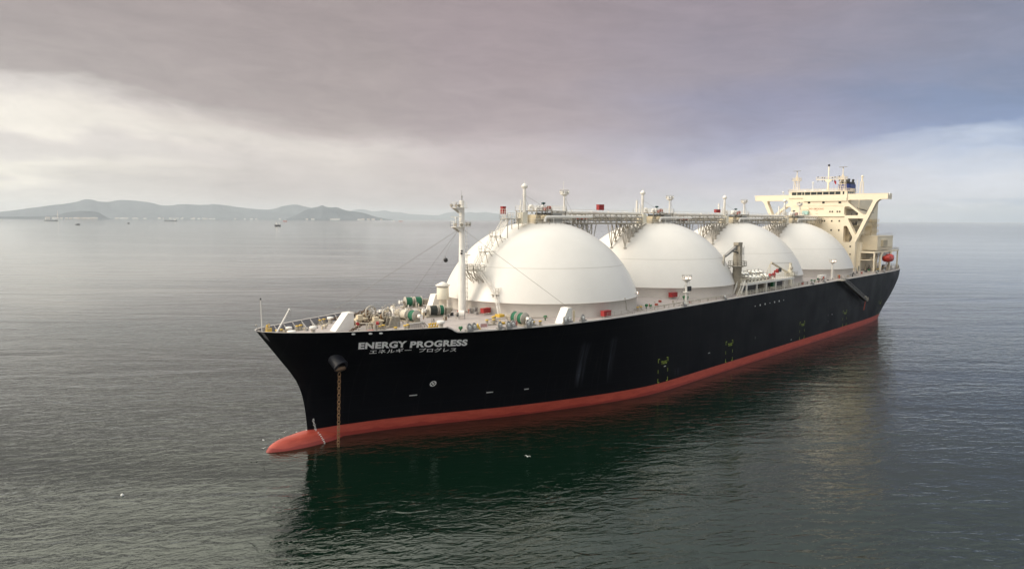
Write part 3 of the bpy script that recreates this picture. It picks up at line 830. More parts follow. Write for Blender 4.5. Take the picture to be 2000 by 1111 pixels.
# ---------------------------------------------------------------- foremast
def foremast():
    x = -24.0; z0 = deck_z(x, 0)-.1
    m = M()
    m.lathe([(.80, z0), (.74, 28.6), (.66, 28.75), (.56, 35.9), (.50, 41.3), (.5, 41.35), (0, 41.35)], (x, 0, 0), n=28)
    fm = m.build('foremast', 'white_paint', SHIP)
    m = M(); m.cyl((x, 0, 41.35), (x, 0, 42.0), .12, .08, n=8); m.cyl((x, 0, 42.0), (x, 0, 42.3), .16, n=8); m.cyl((x-.1, 0, 42.2), (x-.1, 0, 43.3), .025, n=6)
    m.build('masthead_lamp', 'grey_steel', fm)
    fw = Vector((-1, .25, 0)).normalized()
    # lower platform with radar
    for z, L, nm in ((36.05, 2.3, 'mast_platform'), (39.85, 2.2, 'mast_platform')):
        q = M()
        q.prism([(-1.15, -.5), (-.8, L), (.8, L), (1.15, -.5)], (x, 0, z), (0, 1, 0), (-1, 0, 0), (0, 0, .12))
        if z < 38: q.prism([(-1.0, 0), (1.0, 0), (.75, 1.6), (-.75, 1.6)], (x, 0, z), (0, 1, 0), (1, 0, 0), (0, 0, .12))
        for sy in (-.5, .5): q.prism([(0, 0), (L-.3, 0), (0, -1.15)], (x-.35, sy, z), (-1, 0, 0), (0, 0, 1), (0, .06, 0))
        p = q.build(nm, 'white_paint', fm)
        q = M(); q.rail([(x+.3, -1.1, z+.12), (x-L, -.78, z+.12), (x-L, .78, z+.12), (x+.3, 1.1, z+.12)], 1.0, .75, .03, 2)
        if z < 38: q.rail([(x+.3, -1.1, z+.12), (x+1.6, -.75, z+.12), (x+1.6, .75, z+.12), (x+.3, 1.1, z+.12)], 1.0, .75, .03, 2)
        q.build('mast_railing', 'white_paint', fm)
    q = M(); q.cyl((x-1.6, 0, 36.15), (x-1.6, 0, 37.9), .13, n=10); q.box(x-1.85, x-1.35, -.25, .25, 37.7, 37.95)
    q.obox((x-1.6, 0, 38.1), (Vector((.69, -.72, 0)), Vector((.72, .69, 0)), Vector((0, 0, 1))), (1.0, .12, .13)); q.build('radar_scanner', 'mark_white', fm)
    for px, py, z in ((x-2.1, -.6, 36.6), (x+1.5, .3, 36.7), (x+1.5, -.5, 36.7), (x-2.2, .5, 40.4), (x-1.3, -.75, 40.4), (x-.9, -.9, 36.6), (x-2.0, -.7, 40.35)):
        q = M(); o = Vector((px-x, py, -.4)).normalized(); c = Vector((px, py, z)); q.cyl(c-o*.25, c+o*.3, .16, .34, n=12); q.box(px-.05, px+.05, py-.05, py+.05, z-.5, z); q.build('floodlight', 'pale_metal', fm)
    q = M(); q.ladder((x+.95, -.1, z0), (x+.85, -.1, 35.9), (.69, -.72, 0), .6, .5, .035)
    for z in np.arange(21, 35.5, .9): q.torus((x+1.05, -.1, z), (0, 0, 1), .42, .025, 10, 4)
    q.build('mast_ladder', 'white_paint', fm)
    q = M(); q.prism([(0, -.5), (1.6, -.3), (1.6, .3), (0, .5)], (x+.5, 0, 32.1-1.8), (1, 0, 0), (0, 1, 0), (0, 0, .12)); q.build('mast_bracket', 'pale_metal', fm)
    q = M(); q.box(x-.75, x-.45, -.75, -.45, 31.2, 31.45); q.box(x-.8, x-.5, -.7, -.4, 30.6, 31.0); q.build('horn', 'dark_steel', fm)
    q = M(); q.tube([(x-.2, -.4, 35.7), (-18.0+1.0, -21.6, 21.3)], .035, 5); q.build('stay_wire', 'wire', fm)
    q = M(); q.tube([(x-.4, .3, 35.7), (-24.0, 8.2, 29.0), (-23.6, 16.6, 21.3)], .03, 5); q.build('stay_wire', 'wire', fm)
    q = M(); q.tube([(x-.5, .2, 35.7), (-45.5, 12.6, 20.2)], .035, 5); q.build('stay_wire', 'wire', fm)
    q = M(); q.tube([(x-.5, .5, 35.8), (-27.8, 1.2, 29.9), (-31, 3.0, 22)], .02, 5); q.build('halyard', 'wire', fm)
foremast()
m = M(); m.ball((-27.9, .5, 29.55), .46, 14, 10); m.cyl((-27.9, .5, 29.9), (-27.9, .5, 30.35), .03, n=6)
tag(m.build('anchor_ball', 'black'), 'round black signal ball hanging on a line beside the foremast', 'signal ball')

# ---------------------------------------------------------------- foredeck fittings
def D(x, y): return deck_z(x, y)
def wedge(p, x0, x1, y0, y1, h, slope, label):
    """housing with a sloping forward face"""
    z = min(D(x0, y0), D(x0, y1), D(x1, y0), D(x1, y1)) - .05
    m = M(); m.prism([(0, 0), (x1-x0, 0), (x1-x0, h), (slope, h), ], (x0, y0, z), (1, 0, 0), (0, 0, 1), (0, y1-y0, 0))
    m.build('hatch_housing', 'white_paint', SHIP, label)
wedge(0, -54.9, -51.1, -1.9, -.1, 3.0, 2.6, 'white wedge shaped hatch housing near the stem')
wedge(0, -18.9, -15.9, -22.0, -20.2, 3.0, 1.9, 'white wedge shaped housing beside the foremost dome')
wedge(0, -25.0, -22.0, 8.6, 10.3, 3.2, 1.3, 'white wedge shaped housing behind the hooded ventilator')

def hood_vent():
    x, y = -24.9, 4.9; z = D(x, y)
    m = M(); m.lathe([(.78, z-.1), (.78, z+2.35), (1.22, z+2.4), (1.24, z+2.45), (1.24, z+4.85), (1.16, z+4.9), (1.14, z+4.85), (.4, z+4.75)], (x, y, 0), n=28)
    v = m.build('hooded_ventilator', 'cream_pale', SHIP)
    m = M(); m.lathe([(1.0, z+4.95), (1.52, z+5.25), (1.55, z+5.35), (.25, z+6.0), (0, z+6.02)], (x, y, 0), n=28)
    m.build('hood_cap', 'white_paint', v)
    m = M(); m.lathe([(1.1, z+4.85), (1.02, z+5.3)], (x, y, 0), n=28); m.build('hood_opening', 'black', v)
hood_vent()

def mushroom(x, y, r=.42, h=1.0, capr=.62, caph=.5):
    z = D(x, y)
    m = M(); m.lathe([(r, z-.1), (r, z+h)], (x, y, 0), n=18)
    v = m.build('mushroom_vent', 'pale_metal', SHIP)
    m = M(); m.lathe([(r*.9, z+h-.02), (capr, z+h), (capr, z+h+caph), (capr*.8, z+h+caph+.1), (0, z+h+caph+.14)], (x, y, 0), n=20); m.build('vent_cap', 'white_paint', v)
mushroom(-58.0, -.1, .36, .62, .6, .42); mushroom(-61.3, 1.1, .6, .35, .75, .25); mushroom(-40.4, -12.4, .45, 1.3, .7, .4); mushroom(-49.5, 8.2, .4, .8, .6, .35)
mushroom(-60.5, 3.4, .4, .7, .55, .3)

def jackstaff():
    x, y = -67.0, .0; z = float(edge_z(x))-.6
    m = M(); m.cyl((x, y, z), (x-.12, y, z+5.6), .085, .05, n=8); s = m.build('jackstaff', 'white_paint', SHIP)
    m = M(); m.cyl((x-.12, y, z+5.55), (x-.12, y, z+5.85), .13, n=8); m.build('staff_lamp', 'dark_steel', s)
    m = M(); p = Vector((-65.2, -.8, D(-65.2, -.8)-.1)); k = p+Vector((0, 0, .9)); e = Vector((-63.2, -1.8, 23.05))
    m.cyl(p, k, .3, .25, n=12); m.cyl(k-Vector((0, 0, .2)), e, .17, .13, n=10); m.ball(e, .2, 8, 6)
    s = m.build('bow_davit', 'white_paint', SHIP)
    m = M(); m.tube([e, k+Vector((.4, -.2, .2))], .03, 5); m.tube([e, e+Vector((.6, -.3, -2.4))], .02, 5); m.build('davit_wire', 'wire', s)
    m = M()
    for i in range(5):
        a = -66.9+.35*i; m.cyl((a, -.5+.2*i, z+.6), (a-.1, -.5+.2*i, z+1.1), .05, n=6)
    m.tube([(-67.3, .3, z+.5), (-67.8, .3, z+1.5)], .03, 5); m.ball((-67.8, .3, z+1.55), .14, 8, 6)
    m.build('bow_fairing_posts', 'pale_metal', SHIP)
    m = M(); m.box(-65.5, -64.7, 1.2, 2.0, 18.6, 19.9); m.cyl((-65.3, 1.6, 19.9), (-65.3, 1.6, 20.4), .2, n=10); m.tube([(-65.6, 1.2, 19.9), (-65.6, 1.2, 20.5), (-64.7, 2, 20.5), (-64.7, 2, 19.9)], .05, 6); m.build('bow_roller', 'yellow_paint', SHIP)
jackstaff()

def bitts(x, y, ang=0.0, r=.24, h=1.0, gap=1.4, n=2, top='yellow_paint', body='beige_steel'):
    z = D(x, y); c, s = math.cos(ang), math.sin(ang)
    m = M(); m.obox((x, y, z+.08), (Vector((c, s, 0)), Vector((-s, c, 0)), Vector((0, 0, 1))), (gap*(n-1)/2+.4, .36, .1))
    for i in range(n):
        o = (i-(n-1)/2)*gap; m.cyl((x+c*o, y+s*o, z), (x+c*o, y+s*o, z+h), r, n=16)
    b = m.build('mooring_bitts', body, SHIP)
    for i in range(n):
        m = M(); o = (i-(n-1)/2)*gap; m.lathe([(r+.01, z+h-.14), (r+.07, z+h-.1), (r+.07, z+h+.04), (0, z+h+.05)], (x+c*o, y+s*o, 0), n=16); m.build('bitt_cap', top, b)
bitts(-46.3, -7.3, 0, n=1, r=.26, h=.55); bitts(-44.9, -8.6, .45, gap=1.1, h=1.0); bitts(-30.0, -14.2, -.25, gap=1.45, h=1.0); bitts(-27.3, -12.4, .5, gap=1.0, h=1.0)
bitts(-23.9, -20.2, -.25, gap=1.5, h=.95); bitts(-62.6, 2.8, .4, gap=1.1, h=.95); bitts(-57.6, 5.2, .5, gap=1.1, h=.9); bitts(-50.5, 9.4, .45, gap=1.3, h=.9); bitts(-48.0, -5.6, .4, gap=1.2, h=.8)
bitts(8.0, -21.5, 0, gap=1.3, h=.8); bitts(130, -21.8, 0, gap=1.3); bitts(176, -21.0, 0, gap=1.3); bitts(186, -20, 0, gap=1.3)

def fairlead(x, n=2, r=.52):
    """roller fairlead standing on the deck edge"""
    y = -(half(x, ZD) - .28); z = ZD + .1
    m = M(); w = n*.62
    m.box(x-w-.12, x+w+.12, y-.36, y+.36, z-.1, z+.32)
    for i in range(n):
        cx = x + (i-(n-1)/2)*1.2
        m.torus((cx, y, z+.72), (0.15, -1, 0.25), r, .15, 22, 8)
        m.cyl((cx, y+.1, z+.72), (cx, y+.22, z+.72), r*.95, n=20)
    f = m.build('roller_fairlead', 'grey_steel', SHIP)
    for i in range(n):
        cx = x + (i-(n-1)/2)*1.2
        q = M(); q.cyl((cx+.03, y-.22, z+.66), (cx, y+.1, z+.74), .29, .29, n=18); q.build('fairlead_roller', 'mark_white', f)
fairlead(-36.2, 2); fairlead(-31.2, 1); fairlead(-29.2, 2); fairlead(-25.4, 2); fairlead(-17.2, 2); fairlead(-13.2, 1)
fairlead(22.2, 1, .4); fairlead(41.8, 1, .4); fairlead(99.5, 1, .45); fairlead(109.5, 1, .45); fairlead(163, 1, .45); fairlead(172, 1, .45)

def notice(x, y, w, h, fr):
    z = D(x, y); m = M(); m.obox((x, y, z+.25+h/2), (Vector((.94, -.34, 0)), Vector((.34, .94, 0)), Vector((0, 0, 1))), (w/2, .03, h/2))
    for s in (-.4, .4): m.box(x+s*w*.94-.04, x+s*w*.94+.04, y-s*w*.34-.04, y-s*w*.34+.04, z, z+.3)
    b = m.build('notice_board', 'sign_pale', SHIP)
    q = M()
    for i in range(3):
        zz = z+.25+h*(.25+.25*i)
        q.obox((x-.34*.045, y-.94*.045, zz), (Vector((.94, -.34, 0)), Vector((.34, .94, 0)), Vector((0, 0, 1))), (w*.4, .012, .045))
    q.build('notice_text', 'dull_red', b)
    if fr:
        q = M()
        for s in (-1, 1): q.obox((x+s*w*.53*.94, y-s*w*.53*.34, z+.25+h/2), (Vector((.94, -.34, 0)), Vector((.34, .94, 0)), Vector((0, 0, 1))), (.09, .06, h/2+.1))
        q.build('notice_frame', 'dull_red', b)
mat('sign_pale', (.66, .56, .56), .6)
notice(-33.3, -15.9, 1.5, .75, False); notice(-28.0, -18.3, 1.0, .8, True)

def deck_valve(x, y, h=.75, two=False):
    z = D(x, y); m = M(); m.cyl((x, y, z), (x, y, z+h*.6), .12, n=8); m.lathe([(.12, z+h*.35), (.4, z+h*.75), (.36, z+h), (.0, z+h)], (x, y, 0), n=12)
    m.ball((x-.22, y, z+h), (.2, .2, .16), 10, 6); m.ball((x+.22, y, z+h), (.2, .2, .16), 10, 6)
    if two: m.cyl((x+.9, y-.5, z), (x+.9, y-.5, z+.35), .12, n=8); m.ball((x+.75, y-.5, z+.55), .26, 10, 6); m.ball((x+1.1, y-.5, z+.6), .24, 10, 6)
    m.build('green_valve', 'green_paint', SHIP)
deck_valve(-38.0, -14.9, .8); deck_valve(-18.3, -17.4, .8); deck_valve(11.7, -20.9, .85, True); deck_valve(31.9, -18.6, .85, True); deck_valve(44.3, -20.9, .8); deck_valve(106, -21.6, .8, True); deck_valve(113, -21, .8); deck_valve(168, -20, .9); deck_valve(188, -19.6, .8); deck_valve(-24.0, 16.0, .8)

# yellow frames by the forecastle step
m = M(); z = D(-40.5, -10.6)
for i in range(4): m.beam((-41.3+i*.5, -10.2-.15*i, z), (-41.0+i*.5, -10.4-.15*i, z+1.15), .18, .18)
m.beam((-41.4, -10.2, z+.9), (-39.5, -10.8, z+1.0), .2, .2); m.beam((-41.4, -10.2, z+.4), (-39.5, -10.8, z+.45), .2, .2)
m.build('rope_rack', 'yellow_paint', SHIP)
m = M(); z = D(-34.8, -15.6); m.prism([(0, 0), (1.1, 0), (.55, 1.1)], (-35.2, -15.7, z), (.94, -.34, 0), (0, 0, 1), (.15, .4, 0)); m.build('rope_guide', 'yellow_paint', SHIP)
m = M(); z = D(-28, -14.6); m.box(-28.5, -27.2, -15.3, -14.5, z, z+.35); m.cyl((-28.2, -14.9, z+.3), (-28.2, -14.9, z+.8), .12, n=8); m.build('rope_guide', 'yellow_paint', SHIP)
# catwalk steps over the mooring line run
m = M(); z = D(-42.5, -8.6)
m.box(-44.3, -41.2, -8.9, -8.0, z+.95, z+1.03)
for i in range(8): m.box(-44.3+i*.43, -44.2+i*.43, -8.9, -8.82, z, z+1.0); m.box(-44.3+i*.43, -44.2+i*.43, -8.08, -8.0, z, z+1.0)
m.ladder((-41.2, -8.45, z+1), (-40.2, -8.45, z), (0, 1, 0), .8, .25, .04); m.build('crossing_steps', 'grey_steel', SHIP)

def winch(c, ax, drums, h=1.25, label=None, head=True):
    """mooring winch: c centre of base, ax shaft direction, drums [(offset, width, radius, rope material)]"""
    ax = Vector(ax).normalized(); px = Vector((-ax.y, ax.x, 0)); x, y = c; z = D(x, y); o = Vector((x, y, z+h)); Z = Vector((0, 0, 1))
    m = M(); lo = min(d[0]-d[1]/2 for d in drums)-.5; hi = max(d[0]+d[1]/2 for d in drums)+.5
    m.obox(Vector((x, y, z+.1))+ax*(lo+hi)/2, (ax, px, Z), ((hi-lo)/2+.3, .85, .12))
    cuts = sorted({round(v, 2) for d in drums for v in (d[0]-d[1]/2-.18, d[0]+d[1]/2+.18)})
    for q in cuts:
        p = o+ax*q
        m.prism([(-.75, -h+.1), (.75, -h+.1), (.25, .22), (-.25, .22)], p-ax*.06, px, Z, ax*.12)
    m.cyl(o+ax*lo, o+ax*hi, .16, n=12)
    m.obox(o+ax*(hi+.55)+Vector((0, 0, -.25)), (ax, px, Z), (.45, .55, .6)); m.cyl(o+ax*(hi+.2)+px*.2, o+ax*(hi+1.5)+px*.2, .42, n=14)
    w = m.build('mooring_winch', 'beige_steel', SHIP, label)
    for off, wd, r, rope in drums:
        p = o+ax*off
        q = M()
        for s in (-1, 1): q.lathe([(.2, -.05), (r*1.12, -.05), (r*1.12, .05), (.2, .05)], p+ax*s*wd/2, ax, 26)
        q.build('drum_flange', 'pale_metal', w)
        q = M(); n = max(4, int(wd/.12)); prof = []
        for i in range(n+1):
            t = -wd/2+.06 + (wd-.12)*i/n; prof.append((r*(.97 if i % 2 else 1.0), t))
        q.lathe([(.2, -wd/2+.06)]+prof+[(.2, wd/2-.06)], p, ax, 26); q.build('rope_drum', rope, w)
    if head:
        q = M(); q.lathe([(.18, 0), (.42, .05), (.3, .3), (.3, .5), (.46, .72), (.42, .78), (.25, .74), (0, .6)], o+ax*(lo-.1), -ax, 18); q.build('warping_head', 'white_paint', w)
    return w
winch((-39.1, -2.2), (0, 1, 0), [(-1.2, 1.5, .95, 'green_rope'), (1.3, 1.7, .85, 'pale_rope')], label='mooring winch with one green and one pale rope drum')
winch((-31.9, -.6), (1, -.35, 0), [(1.35, .9, .95, 'green_rope'), (-.3, 1.6, .95, 'dark_rope')], label='mooring winch with dark and green rope drums beside the hooded ventilator')
winch((-25.3, -17.6), (.1, 1, 0), [(-.4, 1.2, 1.0, 'green_rope'), (1.3, 1.2, 1.05, 'green_rope')], label='mooring winch seen end on below the foremost dome')
winch((-23.6, 16.4), (1, -.35, 0), [(-1.05, 1.5, 1.0, 'green_rope'), (1.1, 1.5, 1.0, 'green_rope')], label='mooring winch with two green rope drums on the far side of the deck')

def windlass(x, y, R, label, side):
    z = D(x, y); o = Vector((x, y, z+1.55))
    m = M()
    for off in (-2.1, -1.0, .9, 2.2):
        m.prism([(-1.0, -1.5), (1.1, -1.5), (.3, .3), (-.3, .3)], o+Vector((0, off-.08, 0)), (1, 0, 0), (0, 0, 1), (0, .16, 0))
    m.box(x-1.3, x+1.4, y-2.4, y+2.5, z, z+.22); m.cyl(o+Vector((0, -2.3, 0)), o+Vector((0, 2.6, 0)), .2, n=14)
    m.box(x+.8, x+2.3, y-1.2, y+1.4, z, z+1.5)
    w = m.build('anchor_windlass', 'beige_steel', SHIP, label)
    # spoked brake wheel
    q = M(); c = o+Vector((0, -.35, .55))
    q.torus(c, (0, 1, 0), R, .14, 30, 8); q.lathe([(R-.1, -.16), (R+.08, -.16), (R+.08, .16), (R-.1, .16)], c, (0, 1, 0), 30); q.cyl(c+Vector((0, -.25, 0)), c+Vector((0, .25, 0)), .3, n=14)
    for i in range(8): t = 2*PI*i/8; q.beam(c, c+Vector((math.cos(t), 0, math.sin(t)))*R, .13, .13)
    q.build('brake_wheel', 'pale_metal', w)
    q = M()
    for i in range(16):
        t = 2*PI*i/16; q.beam(o+Vector((0, .45, 0))+Vector((math.cos(t), 0, math.sin(t)))*.5, o+Vector((0, .45, 0))+Vector((math.cos(t), 0, math.sin(t)))*.8, .1, .3)
    q.lathe([(.3, -.35), (.72, -.3), (.6, 0), (.72, .3), (.3, .35)], o+Vector((0, .45, 0)), (0, 1, 0), 18); q.build('chain_wheel', 'rust_chain', w)
    # chain stopper stand forward of it
    q = M(); sx = x-3.0; zz = D(sx, y)
    for a in (0, 1.5):
        for b in (-.75, .55):
            q.beam((sx+a-.35, y+b, zz), (sx+a, y+b, zz+1.0), .16, .2); q.beam((sx+a+.35, y+b, zz), (sx+a, y+b, zz+1.0), .16, .2)
    q.box(sx-.5, sx+2.0, y-.95, y+.75, zz+.95, zz+1.25); q.box(sx-.1, sx+.9, y-.9, y-.2, zz+1.25, zz+1.9); q.build('chain_stopper', 'tan_paint', w)
    return w
windlass(-45.6, 1.3, 1.12, 'anchor windlass with a large spoked brake wheel', 1)
windlass(-44.9, -2.6, .95, 'anchor windlass nearer the deck edge', -1)
b = chain('deck_chain', [(-51.6, 4.4, 19.7), (-48.4, 2.4, 20.3), (-45.8, 1.8, 21.1)], .5, .09, 'brown_chain'); b.parent = SHIP; b.location = b.location - WL[SHIP]; WL[b] = b.location + WL[SHIP]
b = chain('deck_chain', [(-53.6, -4.3, 18.7), (-51.0, -3.2, 19.2), (-46.5, -2.3, 20.5)], .5, .09, 'brown_chain'); b.parent = SHIP; b.location = b.location - WL[SHIP]; WL[b] = b.location + WL[SHIP]

def valve_stand():
    x, y = -50.4, -4.6; z = D(x, y); m = M()
    m.cyl((x, y, z), (x, y, z+1.3), .13, n=8); m.cyl((x+1.1, y-.8, z), (x+1.1, y-.8, z+1.1), .25, n=10); m.tube([(x-1.0, y+.9, z), (x-1.0, y+.9, z+1.3), (x+1.4, y-1.1, z+1.3)], .08, 6)
    m.torus((x+.5, y-.4, z+.7), (0, 1, 0), .4, .05, 14, 5); m.box(x+1.4, x+2.2, y-1.2, y-.5, z, z+.9)
    m.tube([(x-1.4, y-.2, z+.25), (x-.4, y-.9, z+.3), (x+.6, y-1.4, z+.2), (x+1.4, y-1.0, z+.3)], .07, 6)
    v = m.build('control_stand', 'pale_metal', SHIP)
    q = M(); q.cyl((x+1.25, y-1.0, z+1.3), (x+1.65, y-1.3, z+1.3), .32, n=12); q.cyl((x-1.1, y+1.1, z+1.25), (x-1.2, y+.8, z+1.25), .28, n=12); q.build('hand_wheel', 'red_paint', v)
    q = M(); q.box(x-.6, x+.4, y-1.6, y-1.1, z, z+.3); q.build('drain_box', 'dull_red', v)
valve_stand()
def reel():
    x, y = -29.6, -6.0; z = D(x, y); m = M(); ax = Vector((.7, -.7, 0))
    for s in (-.55, .55): m.beam(Vector((x, y, z+.9))+ax*s, Vector((x, y, z))+ax*s+Vector((.3, .3, 0)), .1, .1); m.beam(Vector((x, y, z+.9))+ax*s, Vector((x, y, z))+ax*s-Vector((.3, .3, 0)), .1, .1)
    r = m.build('hose_reel', 'grey_steel', SHIP)
    q = M(); q.cyl(Vector((x, y, z+.95))-ax*.5, Vector((x, y, z+.95))+ax*.5, .62, n=20); q.build('reel_cover', 'white_paint', r)
reel()
# assorted small deck gear
def clutter(seed, n, xa, xb, ya, yb, mats, hmax=1.1, name='deck_gear'):
    rnd = random.Random(seed)
    for i in range(n):
        x = rnd.uniform(xa, xb); b = half(x, ZD)-1.3; y = max(-b, min(b, rnd.uniform(ya, yb))); z = D(x, y)-.03
        mt = rnd.choice(mats); m = M(); t = rnd.random(); h = rnd.uniform(.3, hmax)
        if t < .35: nm = 'deck_post'; m.cyl((x, y, z), (x, y, z+h), rnd.uniform(.08, .25), n=8)
        elif t < .6: nm = 'deck_locker'; m.box(x-.3, x+.3*rnd.random()+.1, y-.25, y+.25, z, z+h*.7)
        elif t < .8: nm = 'pipe_loop'; m.tube([(x, y, z), (x, y, z+h), (x+rnd.uniform(-.8, .8), y+rnd.uniform(-.8, .8), z+h), (x+.5, y+.3, z)], .06, 6)
        else: nm = 'wheel_valve'; m.cyl((x, y, z), (x, y, z+h), .06, n=6); m.box(x-.25, x+.25, y-.03, y+.03, z+h-.03, z+h+.03); m.torus((x, y, z+h), (0, 0, 1), .25, .04, 12, 5)
        m.build(nm, mt, SHIP)
clutter(1, 95, -49, -28, -6, 9, ['pale_metal', 'beige_steel', 'grey_steel', 'tan_paint', 'dark_steel', 'rust_chain'], 1.3)
clutter(2, 22, -62, -52, 1, 7, ['pale_metal', 'grey_steel', 'tan_paint'], .7)
clutter(3, 40, -36, -24, 4, 17, ['pale_metal', 'grey_steel', 'tan_paint', 'white_paint'], 1.4)
clutter(4, 40, 92, 165, -23, -19, ['pale_metal', 'grey_steel', 'tan_paint', 'dull_red', 'dark_steel'], 1.3)
clutter(5, 60, 163, 203, -22, -15, ['pale_metal', 'beige_steel', 'dark_green', 'tan_paint', 'dark_steel', 'white_paint'], 2.0)
clutter(6, 14, 10, 46, -23, -17, ['pale_metal', 'dull_red', 'tan_paint', 'white_paint'], .9)
clutter(8, 12, -24.5, -22.4, -4.5, 1.5, ['pale_metal', 'dull_red', 'grey_steel', 'white_paint'], .9)
m = M(); z = D(-22.9, -2.6); m.box(-23.2, -22.4, -2.9, -2.2, z, z+1.1); m.box(-23.9, -23.5, -2.3, -1.9, z, z+1.1); m.build('locker', 'grey_steel', SHIP)
m = M(); z = D(-15.0, -22.3); m.cyl((-15.1, -21.9, z), (-15.1, -21.9, z+2.3), .22, n=10); m.build('vent_post', 'tan_paint', SHIP)
m = M(); m.tube([(3.6, -22.9, 18.2), (3.0, -21.6, 18.8), (2.2, -22.0, 20.3), (2.0, -21.8, 21.2)], .08, 6); m.ball((2.0, -21.8, 21.3), .2, 8, 6); m.build('fire_monitor', 'pale_metal', SHIP)
m = M(); z = D(118, -20); m.box(117, 121.5, -20.6, -19.2, z+.5, z+1.5); m.box(117.3, 117.5, -20.5, -19.3, z, z+.5); m.box(121, 121.2, -20.5, -19.3, z, z+.5); m.build('white_locker', 'white_paint', SHIP)

# deck floodlight posts
def deck_lamp(x, y, h, box):
    z = D(x, y); m = M(); m.cyl((x, y, z-.1), (x, y, z+h-.5), .30, .22, n=12); m.box(x-.7, x+.7, y-.5, y+.5, z-.05, z+.5)
    m.ladder((x+.45, y-.2, z), (x+.45, y-.2, z+h-.6), (.69, -.72, 0), .5, .5, .03)
    m.lathe([(.2, z+h-1.3), (1.05, z+h-.55), (1.1, z+h-.45), (1.1, z+h-.35), (0, z+h-.35)], (x, y, 0), n=20)
    if box: m.lathe([(.2, z+h-3.8), (.8, z+h-3.55), (.8, z+h-3.45), (0, z+h-3.45)], (x, y, 0), n=16)
    L = m.build('deck_lamp_post', 'white_paint', SHIP)
    for i, t in enumerate(np.linspace(0, 2*PI, 8)[:-1]):
        o = Vector((math.cos(t), math.sin(t), -.3)); c = Vector((x, y, z+h))+o*.75
        q = M(); q.cyl(c-o*.25, c+o*.25, .22, .38, n=12); f = q.build('floodlight', 'white_paint', L)
        if i in (4, 5):
            q = M(); q.cyl(c+o*.255, c+o*.27, .3, n=12); q.build('lamp_or_glint_disc', 'lamp_or_glint_lit', f)
    q = M(); q.rail([(x+1.05*math.cos(t), y+1.05*math.sin(t), z+h-.35) for t in np.linspace(0, 2*PI, 11)], .9, .6, .025, 2); q.build('lamp_railing', 'white_paint', L)
    if box:
        q = M(); q.box(x+.05, x+1.45, y-.5, y-.2, z+h-3.3, z+h-2.2); q.build('equipment_box', 'black', L)
        q = M()
        for p in ((-4.5, .5), (4.2, 1.5)): q.tube([(x, y, z+h-1.3), (x+p[0], y+p[1], z)], .03, 5)
        q.build('stay_wire', 'wire', L)
deck_lamp(24.6, -23.3, 6.5, True); deck_lamp(125.0, -21.2, 6.2, False)
# small glowing discs added to imitate two glints low on the dome flanks
for k, a in ((0, -66), (2, -35)):
    t = math.radians(a); r = 22.0; x = TS*k + r*math.cos(t); y = r*math.sin(t); z = 21.9
    m = M(); o = Vector((math.cos(t), math.sin(t), .1)); m.cyl(Vector((x, y, z))-o*.3, Vector((x, y, z))+o*.22, .14, .3, n=12); f = m.build('dome_glint', 'white_paint', SHIP)
    m = M(); m.cyl(Vector((x, y, z))+o*.225, Vector((x, y, z))+o*.25, .27, n=12); m.build('lamp_or_glint_disc', 'lamp_or_glint_lit', f)

